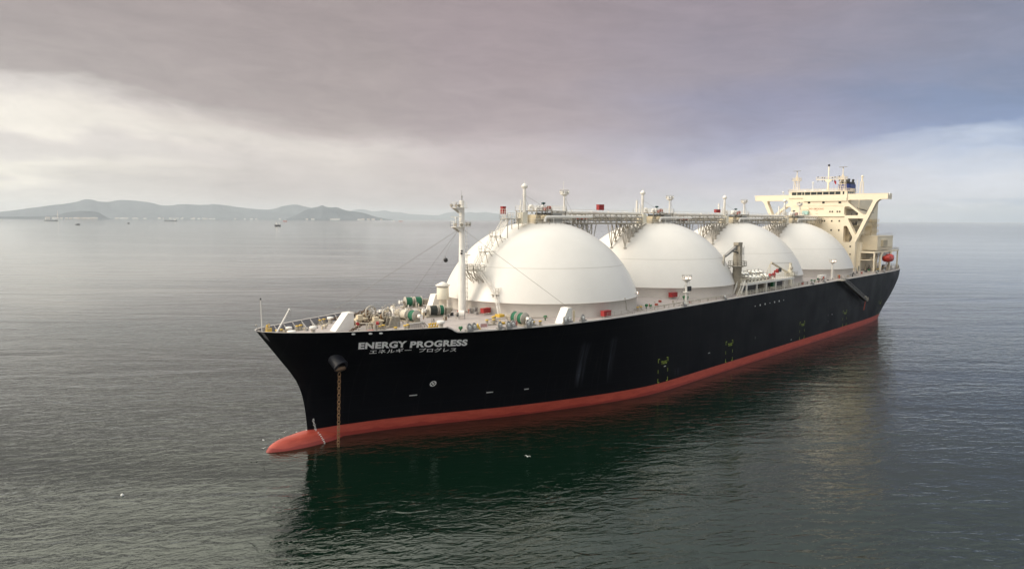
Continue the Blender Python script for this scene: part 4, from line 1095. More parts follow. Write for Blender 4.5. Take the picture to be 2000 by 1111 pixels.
# ---------------------------------------------------------------- cargo manifold and hose cranes
def manifold():
    x0, x1, y0, y1, zt = 55.5, 87.0, -23.6, -17.5, 21.2
    m = M(); m.box(x0, x1, y0, y1, zt-.55, zt)
    p = m.build('manifold_platform', 'white_paint', SHIP)
    m = M()
    for i, x in enumerate(np.linspace(x0+.4, x1-.4, 6)):
        m = M(); m.box(x-.17, x+.17, y0+.1, y0+.45, ZD, zt-.55); m.build('platform_post', 'white_paint', p)
    m = M(); m.box(x0+1.5, x1-3, y0+2.4, y0+2.6, ZD+.2, zt-.56); m.box(x0+1.5, x1-3, y0+.6, y0+2.4, ZD+.05, ZD+.12); m.build('manifold_shade_panel', 'dark_steel', p)  # dark panel and floor sheet stand in for the shade under the platform
    m = M(); m.box(x0+13, x0+15, y0+1.2, y0+3, ZD, zt-.6); m.build('pipe_locker', 'beige_steel', p); m = M(); m.box(x0+20, x0+22.4, y0+2.0, y0+4, ZD, zt-.6); m.build('pipe_locker', 'beige_steel', p)
    m = M(); m.box(x0+18.5, x0+20, y0+.9, y0+1.6, ZD+1.0, zt-.6); m.build('hose_rack', 'green_paint', p)
    m = M(); m.rail([(x0, y1, zt), (x0, y0, zt), (x1, y0, zt), (x1, y1, zt)], 1.15, 1.5, .04, 3); m.build('railing', 'cream_pale', p)
    m = M(); m.rail([(x0-6, y0-.1, ZD+.1), (x1+4, y0-.1, ZD+.1)], 1.1, 1.6, .035, 3); m.build('guard_rail', 'cream_pale', p)
    # manifold pipes: polished bends in two rows
    for row, (yy, zz) in enumerate(((-22.4, zt+1.0), (-19.6, zt+1.9))):
        for i in range(7):
            x = x0+3.0+i*2.35 + row*.5
            m = M(); m.tube([(x, yy+2.6, zt+.2), (x, yy+2.2, zz+.15), (x, yy+1.6, zz+.3), (x, yy, zz)], .42, 12)
            m.cyl((x, yy-.05, zz), (x, yy+.12, zz), .66, n=18); m.cyl((x, yy-.42, zz-.02), (x, yy-.05, zz), .45, .5, n=14); m.ball((x, yy-.42, zz), (.45, .16, .45), 12, 6)
            m.cyl((x, yy+.9, zz), (x, yy+.9, zz+.95), .12, n=8); m.torus((x, yy+.9, zz+.95), (0, 0, 1), .33, .05, 14, 5)
            m.build('manifold_pipe', 'chrome_pipe' if (i+row) % 4 else 'pale_metal', p)
            q = M(); q.box(x-.25, x+.25, yy+.3, yy+.7, zt, zz-.3); q.build('pipe_support', 'dark_steel', p)
    for x, yy, zz in ((x0+16.5, -22.6, zt+1.1), (x0+19.4, -22.4, zt+1.2), (x0+24.8, -21.2, zt+2.0)):
        m = M(); m.cyl((x, yy-.3, zz), (x, yy+.3, zz), .6, n=16); m.tube([(x, yy+.2, zz), (x, yy+.8, zz), (x, yy+.8, zt)], .25, 8); m.ball((x, yy-.35, zz), (.5, .2, .5), 12, 6); m.build('fire_valve', 'red_paint', p)
    # sloped ladders at the forward end
    for dx in (0, 2.0):
        m = M(); m.ladder((x0-.2+dx*.0, y0+.9+dx, zt), (x0-2.6, y0+.9+dx, ZD+.1), (0, 1, 0), .9, .3, .05); m.rail([(x0-2.6, y0+.4+dx, ZD+.1), (x0-.2, y0+.4+dx, zt)], 1.0, 1.3, .04, 2); m.build('platform_ladder', 'white_paint', p)
manifold()
def hose_crane():
    x, y = 55.8, -20.6
    m = M(); m.lathe([(1.15, ZD), (1.15, 25.2), (1.35, 25.4), (1.35, 25.9)], (x, y, 0), n=24)
    c = m.build('hose_crane', 'beige_steel', SHIP, 'hose crane with folded jib at the forward end of the manifold')
    q = M(); q.lathe([(1.2, 25.9), (1.2, 28.3), (1.1, 28.5), (0, 28.5)], (x, y, 0), n=20); q.box(x-.7, x+.7, y-.9, y+.9, 28.3, 31.2); q.box(x-1.2, x+1.2, y-.7, y+.7, 31.2, 31.9); q.build('crane_house', 'beige_steel', c)
    q = M(); q.lathe([(1.0, 25.3), (2.4, 25.7), (2.4, 25.85), (1.0, 25.85)], (x, y, 0), n=20); q.rail([(x+2.35*math.cos(t), y+2.35*math.sin(t), 25.85) for t in np.linspace(0, 2*PI, 15)], 1.1, 1.1, .045, 2); q.build('crane_platform', 'pale_metal', c)
    tip = Vector((x-5.0, y+1.2, 28.3)); q = M()
    q.prism([(0, -.35), (1, -.25), (1, .2), (0, .55)], Vector((x, y-.3, 31.0)), tip-Vector((x, y, 31.0)), (0, 0, 1), (0, .7, 0)); q.build('crane_jib', 'grey_steel', c)
    q = M(); q.beam(tip+Vector((-.2, 0, .4)), tip+Vector((-.6, 0, -2.0)), .4, .5); q.beam(tip+Vector((-.5, 0, -2.0)), tip+Vector((-.1, 0, -6.2)), .5, .35); q.beam(tip+Vector((.6, 0, -3.4)), tip+Vector((3.6, 0, -3.0)), .18, .18); q.beam(tip+Vector((.6, 0, -5.2)), tip+Vector((3.9, 0, -5.2)), .18, .18); q.beam(tip+Vector((.6, 0, -3.4)), tip+Vector((.6, 0, -6.2)), .2, .2)
    q.box(tip.x-.6, tip.x+.5, tip.y-.4, tip.y+.4, tip.z-7.0, tip.z-6.2); q.build('outer_jib', 'pale_metal', c)
    q = M(); q.cyl((x+.9, y-.9, 29.3), (x+.9, y-.9, 30.6), .42, n=12); q.box(x+.4, x+1.5, y-1.1, y-.4, 28.7, 29.2); q.build('crane_motor', 'white_paint', c)
    q = M(); q.beam((x-.6, y-.4, 29.2), (x-2.6, y+.2, 29.6), .28, .28); q.build('crane_ram', 'dark_steel', c)
    q = M(); q.ladder((x+1.3, y-.8, 25.9), (x+1.3, y-.8, 31), (.69, -.72, 0), .6, .5, .04); q.build('crane_ladder', 'pale_metal', c)
    x, y = 89.4, -21.3
    m = M(); m.cyl((x, y, ZD), (x, y, 22.0), .75, .6, n=18); m.cyl((x, y, 22.0), (x, y, 23.0), .8, n=18); m.box(x-1.7, x+3.2, y-1.0, y+1.0, 21.3, 21.5); m.box(x-.4, x+.4, y-.3, y+.3, 23.0, 25.2)
    c = m.build('store_crane', 'cream_pale', SHIP, 'small store crane with a long thin jib at the aft end of the manifold')
    tip = Vector((x-16.2, y-1.0, 25.9)); q = M(); base = Vector((x-.8, y, 22.0))
    q.beam(base, tip, .35, .45); q.build('crane_jib', 'tan_paint', c)
    q = M(); q.tube([tip, (x, y, 25.2)], .04, 5); q.tube([tip+Vector((3, 0, -.4)), (x, y, 25.0)], .03, 5); q.build('crane_wire', 'wire', c)
    q = M(); q.beam((tip.x+.3, tip.y+.4, 21.2), (tip.x+.3, tip.y+.4, 25.6), .2, .2); q.beam((tip.x+.3, tip.y+2.0, 21.2), (tip.x+.3, tip.y+.4, 25.6), .15, .15); q.build('jib_rest', 'cream_pale', c)
    q = M(); q.box(tip.x+6.0, tip.x+6.8, tip.y-.2, tip.y+.3, 23.0, 24.1); q.build('crane_hook', 'dark_steel', c)
    q = M(); q.rail([(x-1.7, y-1.0, 21.5), (x+3.2, y-1.0, 21.5)], 1.0, 1.2, .04, 2); q.ball((x, y-.3, 23.6), (.6, .5, .6), 12, 8); q.build('crane_railing', 'pale_metal', c)
hose_crane()

# ---------------------------------------------------------------- accommodation ladder hanging on the side
def gangway():
    P = Vector((123.0, -25.55, 18.0)); Q = Vector((146.4, -25.6, 9.7)); d = (Q-P).normalized(); up = Vector((0, 0, 1)); n = Vector((-d.z, 0, d.x))
    m = M()
    for y in (-.55, .55): m.beam(P+Vector((0, y, 0)), Q+Vector((0, y, 0)), .12, .42)
    k = 44
    for i in range(k+1): c = P.lerp(Q, i/k); m.box(c.x-.22, c.x+.22, c.y-.55, c.y+.55, c.z-.03, c.z+.03)
    m.beam(P-n*.28, Q-n*.28, 1.1, .06)
    g = m.build('gangway', 'dark_alu')
    tag(g, 'long dark boarding gangway hanging down the black hull side below the aftmost dome', 'gangway')
    m = M()
    for y in (-.6, .6):
        m.beam(P+Vector((0, y, 1.1)), Q+Vector((0, y, 1.1)), .06, .06); m.beam(P+Vector((0, y, .6)), Q+Vector((0, y, .6)), .04, .04)
        for i in range(16): c = P.lerp(Q, i/15)+Vector((0, y, 0)); m.beam(c, c+Vector((0, 0, 1.1)), .05, .05)
    m.build('gangway_rail', 'grey_steel', g)
    m = M(); m.box(P.x-2.6, P.x+.6, -26.3, -24.3, 18.15, 18.32); m.box(P.x-.4, P.x+7, -24.9, -24.5, 18.25, 18.5); m.build('upper_platform', 'pale_metal', g)
    m = M(); m.box(Q.x-.1, Q.x+1.6, -26.3, -24.9, Q.z-.3, Q.z-.18); m.rail([(Q.x-.1, -26.3, Q.z-.2), (Q.x+1.6, -26.3, Q.z-.2), (Q.x+1.6, -24.9, Q.z-.2)], 1.1, .8, .05, 2); m.ball((Q.x+.2, -25.7, Q.z+1.2), .35, 10, 6); m.build('lower_platform', 'pale_metal', g)
    m = M(); m.ladder((Q.x+.6, -25.6, Q.z-.3), (Q.x+.6, -25.2, Q.z-3.6), (1, 0, 0), .6, .35, .07); m.build('rope_ladder', 'dull_red', g)
mat('dark_alu', (.085, .08, .075), .5, var=.2, scale=2)
gangway()

# ---------------------------------------------------------------- bridge and accommodation
BX = 167.0
def add_plate(mb, outer, holes, x, depth):
    vs, fs = plate_with_holes(outer, holes, depth)
    mb.add([(x+depth/2+w, -u, v) for u, v, w in vs], [f for f in fs])   # u is metres to port
def bridge():
    # front wall: one plate per side with its openings (u to port, v up)
    op1 = rounded([(11.6, 45.75), (20.6, 45.75), (20.1, 44.4), (18.2, 40.1), (17.2, 40.1), (11.6, 44.9)], .9)
    op2 = rounded([(10.35, 43.3), (12.2, 43.3), (15.6, 40.6), (15.4, 39.85), (10.35, 39.85)], .7)
    op3 = rounded([(11.75, 38.65), (17.6, 38.65), (15.0, 32.4), (14.7, 32.4)], .5)
    op4 = rounded([(10.4, 35.8), (11.6, 35.8), (13.8, 31.4), (13.6, 30.4), (12.9, 29.5), (10.4, 29.5)], .7)
    outer = [(9.8, 18.2), (14.9, 18.2), (14.95, 29.4), (15.15, 29.9), (21.6, 44.6), (22.1, 45.3), (22.9, 45.85), (25.5, 45.95), (25.5, 48.0), (9.8, 48.0)]
    mb = M(); add_plate(mb, outer, [op1, op2, op3, op4], BX, 2.6)
    wing_p = mb.build('bridge_wing', 'cream_paint', SHIP, 'bridge wing on the side facing the camera')
    mb = M(); add_plate(mb, [(-u, v) for u, v in outer], [[(-u, v) for u, v in h] for h in (op1, op2, op3, op4)], BX, 2.6)
    wing_s = mb.build('bridge_wing', 'cream_paint', SHIP, 'bridge wing on the far side of the ship')
    for w, s in ((wing_p, -1), (wing_s, 1)):
        m = M(); m.box(BX+2.6, BX+5.0, s*25.4 if s < 0 else 11.4, -11.4 if s < 0 else 25.4, 46.02, 46.3); m.build('wing_walkway', 'cream_paint', w)
        m = M(); m.box(BX-.06, BX+.1, min(s*25.45, s*11.5), max(s*25.45, s*11.5), 48.0, 48.12); m.box(BX+4.9, BX+5.0, min(s*25.45, s*11.5), max(s*25.45, s*11.5), 46.3, 48.0); m.box(BX-.05, BX+5.02, min(s*25.46, s*25.6), max(s*25.46, s*25.6), 45.9, 48.05); m.build('wing_rail', 'cream_paint', w)
        m = M(); m.cyl((BX+.6, s*25.9, 47.4), (BX+.6, s*25.9, 48.0), .3, n=12); m.ball((BX+.6, s*25.9, 48.05), .3, 10, 6); m.build('wing_lamp', 'mark_white', w)
    # main tower of the accommodation
    m = M(); m.box(BX+.02, BX+18, -9.9, 9.9, 18.0, 46.7)
    t = m.build('accommodation_tower', 'cream_paint', SHIP)
    m = M(); m.box(BX-.55, BX+.03, -10.4, 10.0, 39.45, 39.62); m.box(BX-.12, BX+.03, -9.88, 9.88, 43.6, 43.66); m.build('front_ledge', 'cream_paint', t)
    m = M(); m.box(BX-.5, BX+.015, -11.2, 5.5, 46.1, 46.75); m.prism([(0, 0), (.5, 0), (.0, -.7)], (BX-.485, 5.5, 46.1), (1, 0, 0), (0, 0, 1), (0, -16.7, 0)); m.build('window_eyebrow', 'cream_paint', t)
    for y0 in (-9.9, 4.85):
        m = M(); m.box(BX-.05, BX+.02, -1.32, -1.26, 18, 39.4) if y0 < 0 else m.box(BX-.05, BX+.02, 3.2, 3.26, 40, 43); m.build('wall_pipe', 'tan_paint', t)
    wins = [(7.1, 45.0, .45, .5), (3.2, 44.95, .95, .75), (-2.4, 44.9, .95, .75), (-8.6, 44.85, .95, .75)]
    wins += [(y, 41.3, .5, .62) for y in (-5.05, -5.95, -7.8, -8.7)] + [(y, 37.7, .5, .62) for y in (-2.2, -3.1, -5.9, -8.7)] + [(y, 34.1, .5, .62) for y in (-5.8, -8.7)] + [(-13.2, 27.9, .5, .62), (-13.3, 24.9, .45, .55)]
    for y, z, w, h in wins:
        m = M(); m.box(BX-.06, BX+.0, y-w/2-.07, y+w/2+.07, z-h/2-.07, z+h/2+.07); f = m.build('window', 'cream_paint', t)
        m = M(); m.box(BX-.09, BX-.055, y-w/2, y+w/2, z-h/2, z+h/2); m.build('pane', 'window_dark', f)
    # warning lettering
    for body, y0, y1, z, h in (('NO SMOKING', 3.0, -2.6, 42.05, .78),):
        vs, fs, w = text_mesh(body, .02)
        m = M(); m.add([(BX-.04, y0 + (y1-y0)*u/w, z+h*v) for u, v, *_ in vs], fs); m.build('warning_lettering', 'sign_text', t)
    m = M(); m.box(BX-.05, BX+.0, -.3, .3, 41.62, 41.72); m.box(BX-.05, BX+.0, -.45, .45, 40.5, 40.6); m.build('warning_lettering', 'sign_text', t)
    m = M(); m.box(BX-1.3, BX-.1, 3.1, 5.3, 40.1, 41.6); m.build('rescue_locker', 'teal_paint', t)
    m = M(); m.beam((BX-.7, 6.0, 42.3), (BX-.7, 3.4, 42.2), .16, .16); m.beam((BX-.7, 3.4, 42.2), (BX-.7, 3.2, 40.4), .14, .14); m.build('locker_davit', 'tan_paint', t)
    # wheelhouse
    m = M(); m.box(BX-.35, BX+9, -11.3, 11.4, 46.75, 47.9); m.box(BX-.3, BX+9, -11.2, 11.3, 47.9, 49.12); m.box(BX-.45, BX+9.3, -11.5, 11.6, 49.12, 49.4)
    wh = m.build('wheelhouse', 'cream_paint', t)
    edges = [10.1, 8.1, 5.9, 5.5, 4.75, 4.4, 2.3, 2.0, -.2, -.6, -2.8, -3.2, -5.4, -5.8, -7.8, -8.0, -9.9]
    pans = [(10.1, 8.25), (7.95, 6.2), (5.95, 5.1), (4.85, 2.75), (2.5, .3), (.1, -1.9), (-2.2, -4.35), (-4.6, -6.6), (-6.85, -8.75), (-9.6, -10.15)]
    for a, b in pans:
        m = M(); m.box(BX-.36, BX-.29, b, a, 47.96, 49.06); f = m.build('window', 'glass', wh)
    for s in (-1, 1):
        for q in range(3): m = M(); y = -11.24 if s < 0 else 11.34; m.box(BX+.6+q*2.3, BX+2.4+q*2.3, y-.03, y+.03, 48.14, 48.98); m.build('window', 'glass', wh)
    m = M(); m.rail([(BX-.5, -11.3, 49.35), (BX-.5, 11.4, 49.35), (BX+9, 11.4, 49.35), (BX+9, -11.3, 49.35), (BX-.5, -11.3, 49.35)], 1.0, 1.5, .035, 3); m.build('railing', 'cream_paint', wh)
    # compass deck gear
    m = M(); m.cyl((BX+2, 2.7, 49.35), (BX+2, 2.7, 52.6), .16, n=10); m.ball((BX+2, 2.7, 52.9), .42, 12, 8); m.build('antenna_dome', 'mark_white', t)
    for y, r in ((3.4, .5), (-1.0, .55), (-1.9, .5), (6.0, .4)): m = M(); m.ball((BX+3, y, 49.6), (r, r, r*1.2), 12, 8); m.build('antenna_dome', 'mark_white', t)
    m = M(); m.cyl((BX+.6, 14.0, 48), (BX+.6, 14.0, 49.0), .13, n=8); m.ball((BX+.6, 14.0, 49.3), .4, 12, 8); m.build('antenna_dome', 'mark_white', t)
    def radar_tower(x, y, zt, ztop, w):
        m = M()
        for a in (-1, 1):
            for b in (-1, 1): m.beam((x+a*w, y+b*w, 49.3), (x+a*w*.72, y+b*w*.72, zt), .16, .16)
        for z in np.arange(50.2, zt-.3, 1.0):
            for a in (-1, 1): m.beam((x-w*.9, y+a*w*.9, z), (x+w*.9, y+a*w*.9, z), .08, .08); m.beam((x+a*w*.9, y-w*.9, z), (x+a*w*.9, y+w*.9, z), .08, .08)
        m.beam((x-w, y-w, 49.4), (x-w*.8, y+w*.8, zt), .08, .08)
        m.box(x-1.2, x+1.2, y-1.5, y+1.5, zt, zt+.15)
        for a in (-1, 1):
            for b in (-1, 1): m.beam((x+a*.9, y+b*.9, zt), (x, y, zt+2.4), .1, .1)
        m.cyl((x, y, zt), (x, y, ztop-.15), .2, .13, n=10)
        tw = m.build('radar_tower', 'cream_paint', t)
        m = M(); m.rail([(x-1.2, y-1.5, zt+.15), (x-1.2, y+1.5, zt+.15), (x+1.2, y+1.5, zt+.15), (x+1.2, y-1.5, zt+.15), (x-1.2, y-1.5, zt+.15)], 1, .75, .035, 2); m.build('railing', 'cream_paint', tw)
        m = M(); m.box(x-.2, x+.2, y-.2, y+.2, ztop-.5, ztop-.1); m.box(x-.12, x+.12, y-1.5, y+1.5, ztop-.1, ztop+.12); m.build('radar_scanner', 'grey_steel', tw)
        return tw
    radar_tower(BX+4, 10.0, 53.9, 57.9, 1.0); radar_tower(BX+5, -7.6, 53.9, 58.8, 1.15)
    m = M(); x, y = BX+4, -2.5
    m.lathe([(.5, 49.3), (.34, 54.0), (.26, 54.3), (.22, 59.3), (0, 59.3)], (x, y, 0), n=14)
    m.box(x-.25, x+.25, y-4.6, y+4.6, 53.9, 54.1); m.prism([(-1.4, 0), (1.4, 0), (.4, -1.0), (-.4, -1.0)], (x-.3, y, 53.9), (0, 1, 0), (0, 0, 1), (.6, 0, 0))
    mm = m.build('main_mast', 'cream_paint', t)
    m = M(); m.cyl((x, y, 59.3), (x, y, 60.0), .42, n=12); m.build('masthead_lamp', 'dark_steel', mm)
    m = M(); m.rail([(x-.25, y-4.6, 54.1), (x-.25, y+4.6, 54.1)], 1.0, .9, .035, 2); m.rail([(x+.25, y-4.6, 54.1), (x+.25, y+4.6, 54.1)], 1.0, .9, .035, 2); m.build('yard_railing', 'cream_paint', mm)
    m = M()
    for a in (-4.2, -2.6, -1.6, 1.4, 2.3, 4.0): m.box(x-.4, x-.05, y+a-.16, y+a+.16, 54.2+abs(a)*.18, 54.6+abs(a)*.18); m.cyl((x-.1, y+a, 53.2), (x-.1, y+a, 54.0), .1, n=8)
    m.build('signal_lamp', 'dark_steel', mm)
    # engine casing, funnel, aft mast
    m = M(); m.box(BX+20, BX+45, -9.5, 9.5, 18, 47.0); m.box(BX+18.01, BX+30, -11.2, 11.2, 18, 40.0); cs = m.build('engine_casing', 'cream_paint', SHIP)
    m = M()
    prof = rounded([(-4.6, -2.6), (4.6, -2.6), (4.6, 2.6), (-4.6, 2.6)], 1.8, 6)
    m.prism(prof, (BX+34, .2, 47.0), (1, 0, 0), (0, 1, 0), (0, 0, 6.4)); fu = m.build('funnel', 'funnel_blue', cs)
    m = M(); m.prism(rounded([(-4.2, -2.3), (4.2, -2.3), (4.2, 2.3), (-4.2, 2.3)], 1.6, 6), (BX+34, .2, 53.41), (1, 0, 0), (0, 1, 0), (0, 0, .9))
    for a, b in ((-2.5, -1.2), (-2.4, 1.4), (.5, 0), (2.5, -1.3), (2.6, 1.2)): m.cyl((BX+34+a, b, 54.2), (BX+34.6+a, b, 55.5), .5, n=12)
    m.build('exhaust_pipes', 'black', fu)
    m = M(); x, y = BX+33, -6.2
    for a in (-1, 1):
        for b in (-1, 1): m.beam((x+a*.8, y+b*.8, 47), (x+a*.45, y+b*.45, 54.4), .14, .14)
    for z in np.arange(48, 55, 1.0): m.box(x-.75, x+.75, y-.04, y+.04, z, z+.08); m.box(x-.04, x+.04, y-.75, y+.75, z, z+.08); m.beam((x-.7, y-.7, z), (x+.6, y+.6, z+1), .07, .07)
    m.cyl((x, y, 54.4), (x, y, 56.2), .3, n=10); m.ball((x, y, 56.5), .5, 12, 8); m.cyl((x, y+1.9, 47), (x, y+1.9, 55.2), .07, n=6); m.build('aft_mast', 'cream_paint', cs)
    # side of the house seen through the openings: decks, doors, gear
    m = M()
    for z in (22.5, 26.0, 29.2, 32.6, 36.0, 39.2, 42.4): m.box(BX+2.7, BX+19, -14.6, -9.92, z-.12, z)
    sd = m.build('side_decks', 'tan_paint', t)
    m = M()
    for z in (29.2, 32.6, 36.0, 39.2, 42.4): m.rail([(BX+3, -14.5, z), (BX+18.5, -14.5, z)], 1.1, 2.0, .04, 3)
    m.build('railing', 'cream_paint', sd)
    m = M(); m.box(BX+3.5, BX+19.5, -11.5, -9.91, 26, 38); m.build('side_house', 'tan_paint', t)
    rnd = random.Random(3); m = M()
    for i in range(30):
        x = BX+rnd.uniform(3.2, 9); z = rnd.choice((29.2, 32.6, 39.2, 36.0)); y = rnd.uniform(-13.8, -11.8); h = rnd.uniform(.6, 1.7); m = M(); m.box(x, x+rnd.uniform(.2, .8), y, y+.4, z, z+h); m.build('deck_gear', 'grey_steel', t)
    m = M(); m.beam((BX+9, -10, 43.5), (BX+9, -17.5, 41.0), .3, .4); m.cyl((BX+9, -17.2, 41.0), (BX+9, -17.2, 42.6), .7, n=14); m.lathe([(0, 40.2), (1.2, 40.9), (1.2, 41.1)], (BX+9, -17.2, 0), n=16); m.build('searchlight', 'grey_steel', t)
bridge()

def aft_structures():
    x0 = 168.0
    # port block behind the wing strut, with its box window
    m = M(); m.box(BX+2.7, 181, -14.85, -9.92, 18.0, 29.4); m.box(BX+2.62, 171, -16.2, -14.86, 18, 29.2); a = m.build('side_block', 'cream_paint', SHIP)
    m = M(); m.box(177.0, 197.2, -20.0, -11.6, 26.3, 31.7); m.box(176.8, 197.4, -20.15, -11.5, 31.7, 31.85); b = m.build('generator_house', 'cream_paint', SHIP)
    m = M(); m.box(181.8, 187.6, -20.7, -20.02, 28.0, 30.3); m.box(181.4, 188.0, -20.6, -20.02, 27.6, 28.0); m.build('louvre_box', 'tan_paint', b)
    m = M()
    for i in range(7): m.box(182.2, 187.2, -20.74, -20.7, 28.25+i*.28, 28.33+i*.28)
    m.build('louvre', 'beige_steel', b)
    m = M(); m.box(177.2, 197, -20.35, -20.02, 27.4, 27.48); m.rail([(177, -20, 31.85), (197, -20, 31.85)], 1.0, 2, .03, 2); m.build('railing', 'pale_metal', b)
    m = M(); m.box(190, 197.0, -13.8, -11.2, 31.8, 38.5)
    for z in (33.2, 35.4, 37.4): m.box(189.7, 197.3, -14.4, -11.1, z, z+.15)
    m.build('stair_tower', 'tan_paint', b)
    m = M()
    for z in (33.3, 35.5, 37.5): m.rail([(189.7, -14.4, z), (197.3, -14.4, z)], 1, 1.2, .04, 3)
    m.cyl((193, -14.2, 36.2), (193, -13.6, 36.4), .7, n=14); m.build('railing', 'tan_paint', b)
    # boat deck slab on posts
    m = M(); m.box(BX+2.8, 201.5, -21.4, -11.6, 25.45, 25.95); s = m.build('boat_deck', 'cream_paint', SHIP)
    m = M(); m.rail([(171.2, -21.3, 25.95), (201.4, -21.3, 25.95), (201.4, -12, 25.95)], 1.0, 1.6, .035, 3); m.build('railing', 'pale_metal', s)
    for x in (170.2, 200.8): m = M(); m.box(x-.28, x+.28, -21.3, -20.8, ZD-.1, 25.45); m.build('deck_post', 'cream_paint', s)
    m = M(); m.box(200.5, 201.1, -13, -12.4, ZD, 25.45); m.build('deck_post', 'cream_paint', s)
    m = M(); m.box(BX+2.8, 181, -19.8, -14.9, 22.6, 22.85); l = m.build('lower_landing', 'cream_paint', s)
    m = M(); m.box(176.5, 176.8, -19.6, -19.3, ZD, 22.6); m.rail([(170, -19.7, 22.85), (181, -19.7, 22.85)], 1, 1.5, .04, 2); m.build('landing_rail', 'cream_paint', l)
    m = M(); m.beam((172.5, -20.2, 22.7), (176.0, -20.2, 18.4), 1.1, .3); m.build('landing_stair', 'tan_paint', s)
    m = M()
    for i in range(6): m.beam((180.5+i*3.2, -19.6, 25.4), (183.5+i*3.2, -15.5, 22.8), .22, .22)
    m.build('deck_brace', 'tan_paint', s)
    m = M(); m.box(181.05, 202, -13.2, -11.2, 18, 25.44); m.build('aft_house', 'tan_paint', SHIP)
    # boat davits
    for x in (178.4, 190.4):
        m = M(); m.tube([(x-1.6, -21.4, ZD), (x-1.2, -21.2, 21.0), (x-.5, -21.0, 23.2), (x+.7, -21.0, 24.9), (x+1.4, -21.2, 25.3)], .46, 8)
        m.beam((x-1.2, -21.2, 21.2), (x+1.2, -20.6, ZD+.3), .3, .3); m.beam((x-.6, -21, 22.4), (x-1.8, -19, ZD), .25, .25); m.beam((x+1.0, -20.9, 20.4), (x-1.4, -21.2, 19.4), .2, .2)
        m.build('boat_davit', 'cream_paint', SHIP)
    # stern rail and fittings
    m = M(); m.rail([(x, -(half(x, ZD)-.4), ZD+.1) for x in np.linspace(204, 220.4, 8)], 1.1, 1.5, .04, 3); m.build('stern_railing', 'pale_metal', SHIP)
    m = M(); z = D(193, -21); m.ball((193.2, -21.6, z+.65), (1.2, .5, .42), 14, 8); m.box(192.4, 194, -21.9, -21.3, z, z+.3); q = m.build('raft_cradle', 'mark_white', SHIP)
    m = M(); x = 219.0; y = half(x, 14.5)
    m.box(217.6, 219.6, -(half(218.6, 15)+.12), -(half(218.6, 15)-.4), 12.6, 16.0); m.build('stern_chock', 'black', SHIP)
aft_structures()

def lifeboat():
    c = Vector((184.6, -22.0, 22.9)); L, Bm, Hh = 4.7, 1.7, 1.6
    m = M(); rows = []; n = 20; xs = np.linspace(-1, 1, 17)
    for u in xs:
        f = max(0.0, 1-abs(u)**2.6); w = Bm*f**.55+.02; keel = -Hh*.85*f**.45; sheer = .10 + .25*u*u; top = sheer + (1.25 + (.55 if .15 < u < .72 else 0.0))*max(0, 1-abs(u)**3.2)**.6
        ring = []
        for k in range(n):
            a = 2*PI*k/n; y = w*math.cos(a); s = math.sin(a)
            ring.append(c + Vector((u*L, y, sheer + (top-sheer)*s**.8 if s > 0 else sheer + (sheer-keel)*-abs(s)**.75)))
        rows.append(ring)
    vs = [v for r in rows for v in r]
    m.add(vs, [(i*n+k, (i+1)*n+k, (i+1)*n+(k+1) % n, i*n+(k+1) % n) for i in range(len(xs)-1) for k in range(n)], True)
    b = m.build('lifeboat', 'boat_orange'); tag(b, 'orange red enclosed lifeboat hanging in davits at the stern', 'lifeboat')
    m = M()
    for sd in (-1, 1):
        pts = [c + Vector((u*L, sd*(Bm*max(0, 1-abs(u)**2.6)**.55+.04), .12+.25*u*u)) for u in np.linspace(-.97, .97, 15)]; m.tube(pts, .09, 6)
    m.build('fender', 'dull_red', b)
    m = M(); m.box(c.x+1.2, c.x+3.2, c.y-1.22, c.y-1.0, c.z+1.0, c.z+1.35); m.box(c.x-2.6, c.x-1.8, c.y-1.5, c.y-1.2, c.z+.5, c.z+.9); m.build('boat_window', 'window_dark', b)
    m = M()
    for u in (-.62, .62): p = c+Vector((u*L, 0, 1.2)); m.beam(p, p+Vector((0, .9, 1.6)), .1, .1)
    m.build('lifting_hook', 'grey_steel', b)
lifeboat()
m = M(); m.add([(171.4, -4.6, 52.9), (171.7, -4.9, 52.3), (171.9, -5.2, 51.9), (171.9, -5.25, 53.2), (171.6, -4.95, 53.6), (171.4, -4.65, 54.1)], [(0, 1, 4, 5), (1, 2, 3, 4)]); m.cyl((171.4, -4.6, 49.4), (171.4, -4.6, 54.3), .02, n=5)
tag(m.build('flag', 'flag_red'), 'small dark red flag flying beside the main mast of the bridge', 'flag')

